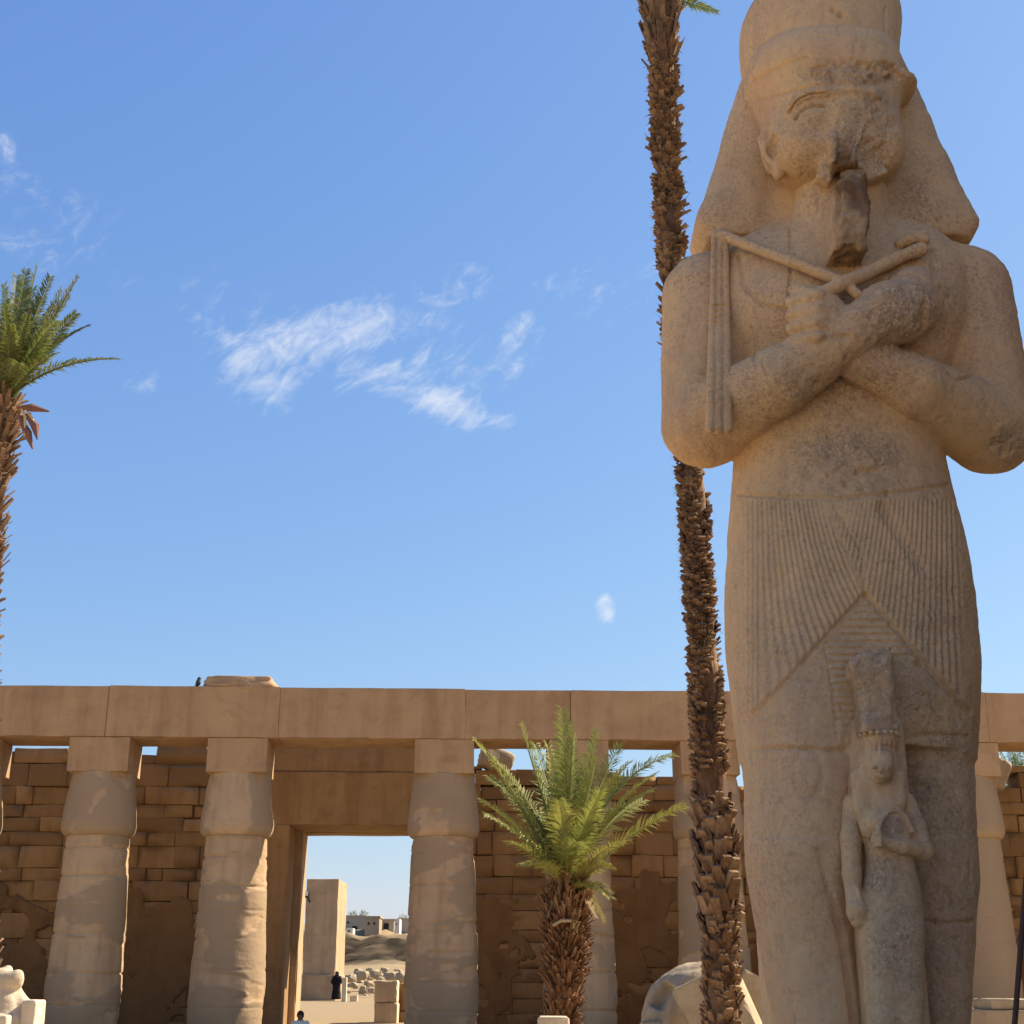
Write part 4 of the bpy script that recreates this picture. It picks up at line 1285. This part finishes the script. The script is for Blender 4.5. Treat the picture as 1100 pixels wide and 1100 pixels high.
# ---- striped headcloth falling behind the face
sn = Sculpt((.6, YS - .95, 7.4), (4.6, YS + 1.1, 11.2), .018)
sn.loft(sil([(66, 808, 958, .50, .16, 3.2), (90, 796, 970, .50, .16, 3.4), (105, 790, 978, .48, .16, 3.6), (127, 783, 988, .46, .16, 3.8), (178, 768, 1010, .44, .15, 4.2), (225, 753, 1032, .42, .13, 4.6), (249, 744.5, 1042.5, .40, .12, 7.0), (253, 743.5, 1044, .40, .12, 7.0), (255, 744, 1043.5, .40, .12, 7.0), (272, 755, 1034, .38, .12, 7.0)]), .03, rnd=.015)
# hollows beside the neck
sn.ell(A(832, 205, -.44), (.15, .17, .38), .09, 'sub')
sn.ell(A(975, 205, -.44), (.15, .17, .38), .09, 'sub')
sn.noise(.008, 2.5, 8, 3)


def carve_nemes(V, N, px, py, a, disp):
    r = blob(px, py, 1022, 258, 16, 10) + blob(px, py, 985, 215, 20, 45) * .5
    disp = disp + r * .04 * fbm(V, 7, 2, 4)
    a['grey'] = np.clip(.5 * blob(px, py, 790, 205, 40, 60, .8) + .7 * blob(px, py, 985, 200, 40, 60, .8), 0, .8) * np.clip(.6 + .8 * fbm(V, 4, 4, 4), 0, 1)
    return disp


finish_stone(sn, 'headcloth', statue, .010, carve_nemes)

# ---- crown: flat drum of the red crown with the broken stump of the tall white crown
sk = Sculpt((1.1, YS - 1.1, 9.9), (3.9, YS + 1.15, 13.2), .022)
sk.loft(sil([(100, 803, 958, .74, -.10, 2.0), (84, 799, 961, .77, -.08, 2.0), (60, 796, 963, .80, -.03, 2.0), (42, 795, 965, .83, .02, 2.0), (28, 797, 965, .84, .05, 2.0), (14, 806, 958, .78, .06, 2.0), (4, 822, 944, .68, .06, 2.0)]), .03, rnd=.10)
sk.loft(sil([(20, 826, 935, .55, .10, 2.0), (-20, 832, 925, .50, .12, 2.0), (-60, 845, 905, .42, .14, 2.0)]), .05, rnd=.15)
sk.ell(A(843, 0, .2), (.30, .45, .22), .08)
sk.noise(.012, 1.8, 4, 3)


def carve_crown(V, N, px, py, a, disp):
    for cx, cy, rr in ((903, 16, 2.6), (895, 11, 2), (866, 52, 1.6)):
        disp = disp - .05 * blob(px, py, cx, cy, rr, rr, .4) * (N[:, 1] < 0)
    disp = disp - .02 * (1 - sstep(.8, 2.4, polydist(px, py, [(951, 10), (952, 50)]))) - .012 * (1 - sstep(.8, 2.4, polydist(px, py, [(884, 0), (888, 55)])))
    return disp


finish_stone(sk, 'crown', statue, .010, carve_crown)

# ---- battered ceremonial beard
sd_ = Sculpt((1.9, YS - 1.6, 6.9), (3.3, YS - .1, 9.9), .014)
sd_.loft(sil([(186, 897, 921, .20, -.44, 5.0), (198, 895, 923, .28, -.54, 5.0), (213, 893, 924, .34, -.70, 5.0), (232, 892, 926, .36, -.79, 6.0), (262, 889, 926, .36, -.84, 6.0), (285, 887, 927, .34, -.86, 6.0)]), .03, rnd=.02)
sd_.noise(.012, 5.5, 6, 4)


def carve_beard(V, N, px, py, a, disp):
    disp = disp + (.045 * fbm(V, 9.0, 15, 5) + .02 * fbm(V, 20, 5, 3) - .01) * (px > 895)
    a['rough'] = np.clip(.8 + 1.0 * fbm(V, 5, 3, 4), 0, 1) * sstep(893, 898, px + 0 * py) * (.6 + .4 * (1 - sstep(205, 262, py))) * .95
    return disp


finish_stone(sd_, 'false_beard', statue, .012, carve_beard)
# ---- flail with three hanging strands
fl = Sculpt((1.0, YS - 1.5, 5.6), (3.5, YS - .05, 9.0), .0105)
def fdy(py): return float(np.interp(py, [250, 330, 370, 400, 430, 460], [-.42, -.48, -.60, -.74, -.80, -.80]))
for k, (x0, x1) in enumerate(((767.5, 763), (773.5, 772), (779.5, 781.5))):
    y1 = 460
    for (ya, yb) in ((250, 330), (330, 370), (370, 400), (400, 430), (430, y1)):
        ta, tb = (ya - 250) / 210, (yb - 250) / 210
        fl.cone(A(x0 + (x1 - x0) * ta, ya, fdy(ya)), A(x0 + (x1 - x0) * tb, yb, fdy(yb)), .030 + .012 * ta, .030 + .012 * tb, .003)
    for yb in (328, 334, 340, 346):
        t = (yb - 250) / 210
        fl.ell(A(x0 + (x1 - x0) * t, yb, fdy(yb) - .01), (.042, .045, .012), .004)
# the slab that carries the strands
fl.chain([A(773.5, 252, fdy(250) + .05), A(773, 330, fdy(330) + .05), A(772, 400, fdy(400) + .06), A(772, 457, fdy(460) + .07)], [.055, .06, .07, .075], .003)
fl.chain([A(776, 253, -.44), A(800, 262, -.60), A(850, 281, -.88), A(905, 303, -1.03)], [.05, .048, .048, .05], .02)
finish_stone(fl, 'flail', statue, .005, None, .4)

# ---- crook, its end broken
ck = Sculpt((1.9, YS - 1.6, 6.6), (4.2, YS - .3, 9.2), .0125)
ck.chain([A(868, 322, -1.12), A(900, 307, -1.12), A(930, 294, -1.02), A(962, 278, -.90), A(989, 268, -.82)], [.055, .06, .06, .055, .06], .02)
ck.cone(A(905, 303, -1.06), A(921, 316, -1.10), .04, .045, .02)
ck.chain([A(966, 262, -.72), A(978, 257, -.74), A(993, 252, -.72)], [.05, .06, .035], .02)
ck.ell(A(991, 259, -.72), (.055, .06, .045), .02)
ck.noise(.014, 7, 2, 3)
finish_stone(ck, 'crook', statue, .006, None, .6)

# ---- back pillar and plinth
bp = Sculpt((1.0, YS + .2, -.1), (4.6, YS + 1.7, 9.3), .04)
bp.loft(sil([(250, 800, 1000, .42, .95, 9), (480, 806, 995, .42, .95, 9), (700, 805, 1010, .42, .95, 9), (1000, 818, 1024, .42, .95, 9), (1290, 838, 1020, .42, .95, 9)]), .02)
finish_stone(bp, 'back_pillar', statue, .012)
pz = Sculpt((.7, YS - 2.2, -.1), (4.6, YS + 1.7, .6), .04)
pz.box((base_pt.x, YS - .2, .15), (1.55, 1.7, .20), .02, rnd=.05)
finish_stone(pz, 'plinth', statue, .02)

# ---- the small queen standing against the king's legs
DQ = -1.0


def AQ(px, py, d=0.0): return A(px, py, DQ + d)


def silq(rows):
    out = []
    for py, xl, xr, ry, c, n in rows:
        l, r = at(xl, py, YS + DQ + c), at(xr, py, YS + DQ + c)
        out.append((l.z, (l.x + r.x) / 2, YS + DQ + c, (r.x - l.x) / 2, ry, n))
    return out


sq = Sculpt((2.2, YS - 1.7, .2), (3.7, YS - .2, 4.0), .0095)
# torso and hips
sq.loft(silq([(845, 928, 965, .12, -.0, 2.2), (858, 915, 972, .15, .0, 2.3), (875, 924, 972, .17, -.02, 2.3), (900, 926, 980, .17, -.03, 2.2), (922, 930, 981, .16, -.02, 2.2), (950, 926, 987, .18, -.03, 2.2), (985, 922, 991, .20, -.04, 2.2), (1015, 923, 991, .21, -.05, 2.2), (1045, 928, 988, .20, -.05, 2.2), (1075, 932, 986, .185, -.05, 2.2), (1100, 935, 985, .18, -.05, 2.2), (1170, 938, 984, .16, -.05, 2.2), (1240, 938, 984, .15, -.05, 2.2)]), .03)
# the two legs under the thin robe
sq.chain([AQ(945, 1000, -.10), AQ(949, 1070, -.13), AQ(951, 1095, -.15), AQ(952, 1200, -.10)], [.13, .125, .115, .10], .05)
sq.chain([AQ(971, 1000, -.10), AQ(972, 1070, -.13), AQ(972, 1095, -.15), AQ(970, 1200, -.10)], [.13, .12, .11, .10], .05)
# breasts
sq.ell(AQ(940, 884, -.16), (.085, .075, .085), .05)
# head in its long wig
sq.loft(silq([(806, 921, 962, .17, .02, 2.2), (820, 918, 965, .19, .02, 2.2), (840, 913, 969, .19, .03, 2.3), (858, 914, 971, .17, .03, 2.4)]), .03, rnd=.04)
sq.chain([AQ(922, 835, -.08), AQ(926, 868, -.12), AQ(932, 893, -.15)], [.06, .06, .05], .03, sc=(1, .7, 1))
sq.chain([AQ(966, 835, -.08), AQ(966, 862, -.10)], [.05, .05], .03)
sq.loft(silq([(806, 931, 958, .14, -.06, 2.1), (814, 931, 958, .16, -.085, 2.1), (824, 931, 959, .17, -.10, 2.1), (834, 932, 958, .155, -.095, 2.1), (842, 935, 955, .125, -.08, 2.1), (847, 938, 952, .10, -.06, 2.0)]), .012, rnd=.05)
sq.cone(AQ(945.5, 818, -.245), AQ(945.5, 827, -.255), .012, .017, .02)
sq.ell(AQ(939, 824, -.255), (.028, .02, .014), .01); sq.ell(AQ(952, 824, -.255), (.028, .02, .014), .01)
sq.ell(AQ(945.5, 835, -.235), (.036, .012, .009), .012)
sq.ell(AQ(927, 826, -.10), (.03, .04, .05), .01)
# diadem with beads
sq.loft(silq([(787, 924, 962, .17, .01, 2.2), (796, 923, 964, .18, .01, 2.2), (806, 923, 963, .175, .01, 2.2)]), .025, rnd=.03)
for k in range(9):
    a_ = math.pi * (1.08 + .84 * k / 8)
    c0 = AQ(943.5, 791, 0)
    sq.ell((c0[0] + .15 * math.cos(a_), c0[1] + .20 * math.sin(a_), c0[2]), (.020, .022, .020), .008)
sq.cone(AQ(945, 800, -.19), AQ(946, 809, -.23), .016, .018, .015)
# straight arm, hand closed at the thigh
sq.chain([AQ(917, 864, .0), AQ(914, 900, -.03), AQ(915, 940, -.06), AQ(917, 965, -.08)], [.085, .075, .068, .055], .025)
sq.chain([AQ(918, 962, -.09), AQ(921, 978, -.12), AQ(922, 988, -.12)], [.06, .078, .06], .02)
for k in range(4): sq.cone(AQ(913 + k * 4.2, 970, -.15), AQ(914 + k * 4.2, 987, -.15), .018, .018, .006)
sq.cone(AQ(921, 955, -.14), AQ(926, 975, -.17), .02, .02, .01)
# bent arm holding the looped sceptre to the chest
sq.chain([AQ(973, 862, .0), AQ(985, 890, -.04), AQ(993, 914, -.10)], [.075, .068, .062], .03)
sq.chain([AQ(993, 915, -.10), AQ(970, 909, -.20), AQ(948, 905, -.24)], [.064, .056, .046], .02)
sq.ell(AQ(945, 902, -.25), (.062, .05, .055), .02)
for k in range(4): sq.cone(AQ(939, 895 + k * 4.6, -.27), AQ(946, 894 + k * 4.6, -.31), .015, .015, .005)
sq.chain([AQ(943, 894, -.24), AQ(947, 880, -.22), AQ(955, 871, -.20), AQ(965, 870, -.18), AQ(973, 878, -.16), AQ(980, 893, -.16)], [.018, .02, .02, .02, .02, .018], .01)
# stone fillet joining her to the king
sq.box(AQ(944, 940, .24), (.24, .20, 1.15), .06, rnd=.05)
sq.box(AQ(953, 1010, .28), (.17, .22, 1.75), .05, rnd=.05)
sq.noise(.003, 5, 5, 3)


def carve_queen(V, N, px, py, a, disp):
    front = sstep(0, .5, -N[:, 1])
    r = np.maximum.reduce([blob(px, py, 950, 945, 22, 24) * .7, blob(px, py, 948, 832, 12, 12) * .5, blob(px, py, 962, 1000, 26, 60, .8) * .6, blob(px, py, 960, 888, 14, 12) * .7]) * front
    disp = disp + r * (.014 * fbm(V, 14, 9, 4))
    a['grey'] = np.clip(r + .3 * front * sstep(.1, .5, fbm(V, 3, 8, 4)), 0, .8)
    for k in range(7):
        x = 926 + k * 5.5
        disp = disp - .008 * np.exp(-((px - x) / 1.1) ** 2) * (py > 796) * (py < 806) * front
    return disp


queen = finish_stone(sq, 'queen_figure', statue, .004, carve_queen, .45)
sc_ = Sculpt((2.4, YS - 1.5, 3.0), (3.5, YS - .45, 4.9), .0105)
sc_.loft(silq([(704, 925, 957, .15, .02, 3.5), (708, 917, 956, .16, .01, 6), (745, 919, 955, .16, .01, 6), (770, 920, 955, .16, .01, 6), (790, 921, 956, .16, .0, 5)]), .02, rnd=.015)
sc_.box(AQ(940, 745, .24), (.12, .16, .36), .05)
sc_.cone(AQ(948, 715, -.06), AQ(957, 706, -.04), .04, .03, .02)
sc_.chain([AQ(950, 787, -.10), AQ(960, 783, -.08), AQ(965, 776, -.05)], [.035, .04, .025], .02)
sc_.noise(.02, 9, 3, 4)


def carve_plume(V, N, px, py, a, disp):
    disp = disp + .022 * fbm(V, 11, 19, 4)
    a['grey'] = np.clip(.6 + .6 * fbm(V, 8, 3, 3), 0, .8)
    return disp


finish_stone(sc_, 'plumed_crown', queen, .008, carve_plume)
# ------------------------------------------------------------------ people
def skin_body(name, joints, bones, mat, parent, sub=2):
    me = bpy.data.meshes.new(name)
    b0 = BASE[parent.name]
    me.from_pydata([tuple(Vector(p) - b0) for p, r in joints], bones, [])
    o = bpy.data.objects.new(name, me); C.objects.link(o); o.parent = parent; BASE[o.name] = b0
    sk_ = o.modifiers.new('skin', 'SKIN')
    for v, (p, r) in zip(me.skin_vertices[0].data, joints): v.radius = (r, r)
    me.skin_vertices[0].data[0].use_root = True
    ss = o.modifiers.new('sub', 'SUBSURF'); ss.levels = ss.render_levels = sub
    me.materials.append(mat)
    return o


M['skin'] = simple_mat('brown_skin', (.17, .09, .055), .6, .1)
M['black_cloth'] = simple_mat('black_cloth', (.012, .011, .012), .85, .2)
M['white_cloth'] = simple_mat('white_cloth', (.55, .52, .47), .85, .1)
M['hair'] = simple_mat('black_hair', (.02, .014, .012), .7, .2)

# person in a black robe by the pylon stub
g = at(361, 1074, 97.5)
per = empty('person', g, 'person in a long black robe and headscarf standing by the pylon stub', 'person')
gx_, gy_, gz_ = g
def pj(dx, dy, dz): return (gx_ + dx, gy_ + dy, gz_ + dz)
skin_body('body', [(pj(0, 0, .95), .15), (pj(0, 0, 1.2), .15), (pj(0, 0, 1.42), .14), (pj(0, -.01, 1.52), .055), (pj(0, -.03, 1.62), .10), (pj(.0, -.03, 1.70), .07),
                   (pj(-.20, 0, 1.40), .075), (pj(-.25, .0, 1.12), .055), (pj(-.20, -.14, .95), .04), (pj(.20, 0, 1.40), .075), (pj(.25, .0, 1.12), .055), (pj(.18, -.15, .98), .04),
                   (pj(-.10, 0, .88), .11), (pj(-.11, 0, .48), .075), (pj(-.11, .02, .08), .05), (pj(-.11, -.14, .04), .04), (pj(.10, 0, .88), .11), (pj(.11, -.05, .48), .075), (pj(.11, .0, .08), .05), (pj(.11, -.16, .04), .04)],
          [(0, 1), (1, 2), (2, 3), (3, 4), (4, 5), (2, 6), (6, 7), (7, 8), (2, 9), (9, 10), (10, 11), (0, 12), (12, 13), (13, 14), (14, 15), (0, 16), (16, 17), (17, 18), (18, 19)], M['skin'], per)
rb = Sculpt((gx_ - .6, gy_ - .6, gz_ - .05), (gx_ + .6, gy_ + .6, gz_ + 1.9), .025)
rb.loft([(gz_ + .03, gx_, gy_, .33, .31, 2.0), (gz_ + .5, gx_, gy_, .28, .25, 2.0), (gz_ + .95, gx_, gy_, .25, .20, 2.0), (gz_ + 1.2, gx_, gy_, .24, .18, 2.2), (gz_ + 1.42, gx_, gy_, .24, .16, 2.2), (gz_ + 1.52, gx_, gy_, .10, .11, 2.0)], .05, rnd=.05)
rb.chain([pj(-.2, 0, 1.4), pj(-.28, 0, 1.12), pj(-.22, -.12, .99)], [.10, .10, .085], .05)
rb.chain([pj(.2, 0, 1.4), pj(.28, 0, 1.12), pj(.2, -.12, 1.0)], [.10, .10, .085], .05)
rb.noise(.02, 4, 3, 3)
V, Q = rb.mesh(); mk('robe', V, Q, M['black_cloth'], per)
rb = Sculpt((gx_ - .4, gy_ - .4, gz_ + 1.25), (gx_ + .4, gy_ + .4, gz_ + 1.95), .018)
rb.ell(pj(0, .0, 1.64), (.125, .14, .155), .03); rb.loft([(gz_ + 1.38, gx_, gy_ + .02, .2, .16, 2), (gz_ + 1.55, gx_, gy_ + .03, .12, .13, 2)], .08, rnd=.04)
rb.ell(pj(0, -.15, 1.63), (.075, .08, .10), .02, 'sub')
V, Q = rb.mesh(); mk('headscarf', V, Q, M['black_cloth'], per)

# person seated in the gate, only head and shoulders in view
g = at(323, 1086, 47.0); g.z -= 1.22
per = empty('person', g, 'dark haired person in a white shirt sitting in the gateway, head and shoulders in view', 'person')
gx_, gy_, gz_ = g
skin_body('body', [(pj(0, 0, .36), .14), (pj(0, .02, .62), .13), (pj(0, .02, .84), .13), (pj(0, .0, .95), .06), (pj(0, -.03, 1.06), .105), (pj(0, -.03, 1.15), .08),
                   (pj(-.19, .02, .84), .07), (pj(-.24, -.02, .56), .05), (pj(-.16, -.26, .46), .04), (pj(-.14, -.36, .43), .04), (pj(.19, .02, .84), .07), (pj(.24, -.02, .56), .05), (pj(.16, -.26, .46), .04), (pj(.14, -.36, .43), .04),
                   (pj(-.10, -.02, .34), .11), (pj(-.12, -.42, .38), .075), (pj(-.12, -.42, -.05), .05), (pj(-.12, -.56, -.10), .04), (pj(.10, -.02, .34), .11), (pj(.12, -.42, .38), .075), (pj(.12, -.42, -.05), .05), (pj(.12, -.56, -.10), .04)],
          [(0, 1), (1, 2), (2, 3), (3, 4), (4, 5), (2, 6), (6, 7), (7, 8), (8, 9), (2, 10), (10, 11), (11, 12), (12, 13), (0, 14), (14, 15), (15, 16), (16, 17), (0, 18), (18, 19), (19, 20), (20, 21)], M['skin'], per)
rb = Sculpt((gx_ - .5, gy_ - .4, gz_ + .1), (gx_ + .5, gy_ + .4, gz_ + 1.4), .018)
rb.loft([(gz_ + .25, gx_, gy_, .20, .17, 2.2), (gz_ + .6, gx_, gy_ + .02, .21, .165, 2.2), (gz_ + .85, gx_, gy_ + .02, .22, .15, 2.3), (gz_ + .95, gx_, gy_ + .01, .09, .09, 2)], .03, rnd=.04)
rb.chain([pj(-.2, .02, .85), pj(-.25, -.02, .6)], [.09, .085], .03); rb.chain([pj(.2, .02, .85), pj(.25, -.02, .6)], [.09, .085], .03)
V, Q = rb.mesh(); mk('shirt', V, Q, M['white_cloth'], per)
rb = Sculpt((gx_ - .2, gy_ - .25, gz_ + .85), (gx_ + .2, gy_ + .25, gz_ + 1.35), .013)
rb.ell(pj(0, .0, 1.10), (.115, .125, .135), .02); rb.ell(pj(0, -.15, 1.04), (.09, .085, .10), .02, 'sub'); rb.noise(.01, 14, 2, 2)
V, Q = rb.mesh(); mk('hair', V, Q, M['hair'], per)
m = MB(); m.box((gx_, gy_ + .05, gz_ + .06), .9, .6, .36, bev=.03)
s_ = m.build('threshold_stone', M['wall'], None, (gx_, gy_ + .05, gz_ - .12)); tag(s_, 'low worn stone the seated person sits on', 'block')
m = MB(); m.box((gx_, gy_ - .1, gz_ / 2 - .2), 1.6, 1.6, max(.1, gz_ + .1), bev=.03)
if gz_ > .2: tag(m.build('stone_step', M['wall'], None, (gx_, gy_ - .1, 0)), 'stone step under the seated person', 'step')

# ------------------------------------------------------------------ bird on the colonnade
u, z = cpt(213, 734, .25)
bp_ = cw(u, .25, BEAM_TOP + .01)
bird = empty('bird', bp_, 'small dark bird perched on the colonnade beside the rubble lump', 'bird')
bb = Sculpt(np.array(bp_) - np.array([.35, .3, .05]), np.array(bp_) + np.array([.35, .3, .6]), .011)
def bq(x, y, z): return (bp_.x + x, bp_.y + y, bp_.z + z)
bb.ell(bq(0, 0, .19), (.085, .08, .12), .04); bb.ell(bq(.02, -.01, .33), (.055, .055, .06), .05); bb.cone(bq(.06, -.02, .33), bq(.12, -.03, .32), .02, .006, .01)
bb.cone(bq(-.03, .0, .12), bq(-.13, .02, .02), .045, .02, .03)
V, Q = bb.mesh(); mk('body', V, Q, simple_mat('grey_plumage', (.06, .058, .062), .7), bird)
for s in (-1, 1):
    m = MB(); m.tube([bq(.0, s * .03, .1), bq(.005, s * .03, .0)], .01, 6); m.build('leg', M['hair'], bird)
    bb = Sculpt(np.array(bq(-.2, s * .07 - .06, 0)), np.array(bq(.15, s * .07 + .06, .35)), .010)
    bb.ell(bq(-.02, s * .075, .18), (.055, .022, .12), .02, M=Matrix.Rotation(R(18), 4, 'Y')); V, Q = bb.mesh(); mk('wing', V, Q, bpy.data.materials['grey_plumage'], bird)

# ------------------------------------------------------------------ fallen stones in the court
# fallen column drum with an arched rim
def drum(px, py, Y, rad, depth, label, seed, rz=0):
    c = at(px, py, Y)
    s3 = Sculpt((c.x - rad - .5, Y - depth - .6, -.3), (c.x + rad + .5, Y + depth + .6, c.z + rad + .4), .05)
    Mx = Matrix.Rotation(rz, 3, 'Z')
    a = c + Mx @ Vector((0, -depth / 2, 0)); b = c + Mx @ Vector((0, depth / 2, 0))
    D = (b - a); L = D.length; D.normalize()
    def fn(X, Y_, Z):
        x, y, z = X - c.x, Y_ - c.y, Z - c.z
        t = x * D.x + y * D.y + z * D.z
        rr_ = np.sqrt(np.maximum((x - t * D.x) ** 2 + (y - t * D.y) ** 2 + (z - t * D.z) ** 2, 0)) - rad
        e = np.abs(t) - L / 2
        return np.maximum(rr_, e) + .25 * np.maximum(.12 - np.abs(rr_ - e), 0) ** 2 / .12
    s3._do(fn, np.array(c) - rad - depth, np.array(c) + rad + depth, .02, 'add')
    return s3, c


s3, c = drum(769, 1112, 34.0, 1.62, 1.5, '', 3, R(20))
# a socket cut into its near face, and broken corners
s3.ell((c.x + .25, c.y - .85, c.z - .1), (1.08, .42, 1.08), .04, 'sub')
s3.box((c.x - 1.35, c.y - .55, c.z + .95), (.32, .5, .3), .03, 'sub', M=Matrix.Rotation(R(40), 4, 'Y'))
s3.box((c.x + .95, c.y - .5, c.z + 1.35), (.5, .6, .25), .03, 'sub', M=Matrix.Rotation(R(24), 4, 'Y'))
s3.noise(.06, 1.8, 4, 5)
V, Q = s3.mesh()
V = V + normals(V, Q) * (.02 * fbm(V, 5, 3, 4) - .04 * sstep(.3, .7, vnoise(V, 2.5, 8)))[:, None]
tag(mk('column_drum', V, Q, M['pale'], None, (c.x, c.y, 0)), 'pale fallen column drum with a rounded rim behind the tall palm', 'column drum')
m = MB(); c = at(776, 1085, 29.5); m.box((c.x, c.y, c.z - .15), 1.25, 1.0, 1.7, Matrix.Rotation(R(-18), 4, 'Z') @ Matrix.Rotation(R(-24), 4, 'Y'), .06)
o = m.build('broken_block', M['pale'], None, (c.x, c.y, 0)); weather(o, .05, 1.2, .2, 4, .12); tag(o, 'smaller pale broken block leaning behind the tall palm trunk', 'block')
m = MB(); c = at(808, 1084, 31.5); m.box((c.x, c.y, c.z - .2), 1.5, 1.2, 1.5, Matrix.Rotation(R(12), 4, 'Z') @ Matrix.Rotation(R(26), 4, 'Y'), .05)
o = m.build('broken_block', M['pale'], None, (c.x, c.y, 0)); weather(o, .05, 1.2, .2, 6, .10); tag(o, 'tilted pale block with a sunlit sloping top between palm and statue', 'block')
block_thing('stone_block', 578, 612, 1092, 28, .8, M['white_stone'], 'squared pale block in front of the young palm trunk', 'block', seed=8, amp=.015)
block_thing('stone_block', 690, 722, 1098, 33, .8, M['pale'], 'low pale slab at the foot of the fallen drum', 'block', seed=9, amp=.03)
block_thing('stone_block', 1036, 1066, 1080, 36, 1.2, M['white_stone'], 'squared pale block right of the statue legs', 'block', seed=10, amp=.03)
block_thing('stone_block', 1058, 1120, 1085, 33, 1.6, M['pale'], 'wide tan lower block at the right edge behind the thin pole', 'block', seed=11, amp=.03)
zz = top_at(1080, 1085, 33)
block_thing('stone_block', 1064, 1118, 1073, 33.1, 1.4, M['pale'], 'wide tan upper block at the right edge behind the thin pole', 'block', z0=zz + .01, seed=12, amp=.03)
# loose stones on the wall ends
u, z = cpt(532, 818, WV + .3)
rock('wall_rubble', cw(u, WV + .25, z), 1.25, 1.0, .85, M['pale'], 'sunlit rubble stone on the wall end right of the gateway', 'rubble', None, 14, .25, 4, .6, .3, .35)
u, z = cpt(1070, 831, WV - .4)
rock('wall_rubble', cw(u, WV - .2, z), .75, .8, 1.1, M['pale'], 'sunlit broken stone on the wall beside the column right of the statue', 'rubble', None, 21, .2, 4, .8, .2, .4)

# ------------------------------------------------------------------ broken pale statue at the left edge
BY = 32.0
bs = Sculpt((at(-40, 1090, BY).x, BY - 1.2, 0), (at(48, 1090, BY).x, BY + 1.2, 3.0), .025)
def B(px, py, d=0.0): return tuple(at(px, py, BY + d))
bs.chain([B(8.5, 1042), B(8, 1048), B(8, 1056)], [.09, .12, .14], .03)
bs.cone(B(-12, 1052, -.1), B(16, 1053, -.15), .23, .19, .06)
bs.cone(B(20, 1047, -.15), B(19, 1057, -.15), .10, .10, .08)
bs.chain([B(0, 1060), B(6, 1078), B(8, 1100), B(8, 1150)], [.36, .36, .42, .5], .10)
bs.chain([B(15, 1066), B(22, 1080), B(26, 1100), B(28, 1150)], [.18, .20, .26, .30], .06)
bs.box(B(33, 1112), (.16, .35, .72), .05, rnd=.05)
bs.box(B(0, 1105, -.5), (.22, .3, .28), .04, rnd=.04)
bs.noise(.03, 3.0, 6, 4)
V, Q = bs.mesh()
zb = V[:, 2].min()
brk = empty('broken_statue', (at(5, 1090, BY).x, BY, 0), 'pale broken stone figure at the left edge in front of the wall', 'statue')
mk('figure', V, Q, M['white_stone'], brk)
m = MB(); m.box((at(8, 1090, BY).x, BY, .25), 2.2, 2.4, .9, bev=.06); o = m.build('pedestal', M['white_stone'], brk); weather(o, .03, 1.2, .25, 3, .05)

# ------------------------------------------------------------------ thin leaning pole at the right
PY0 = 9.0
p0, p1 = at(1089, 1112, PY0), at(1101, 960, PY0)
d = (p1 - p0).normalized()
foot = p0 - d * (p0.z / d.z)
pole = empty('metal_pole', foot, 'thin rusty metal pole leaning at the right edge', 'pole')
m = MB(); m.tube([foot, p1 + d * .25], .017, 10); m.build('shaft', simple_mat('rusty_metal', (.10, .05, .035), .6, .4, 20), pole)
m = MB(); m.tube([foot + Vector((0, 0, -.02)), foot + Vector((0, 0, .05))], [.13, .11], 20); m.build('foot', bpy.data.materials['rusty_metal'], pole)
m = MB(); m.tube([p1 + d * .24, p1 + d * .30], [.028, .022], 12); m.build('cap', bpy.data.materials['rusty_metal'], pole)
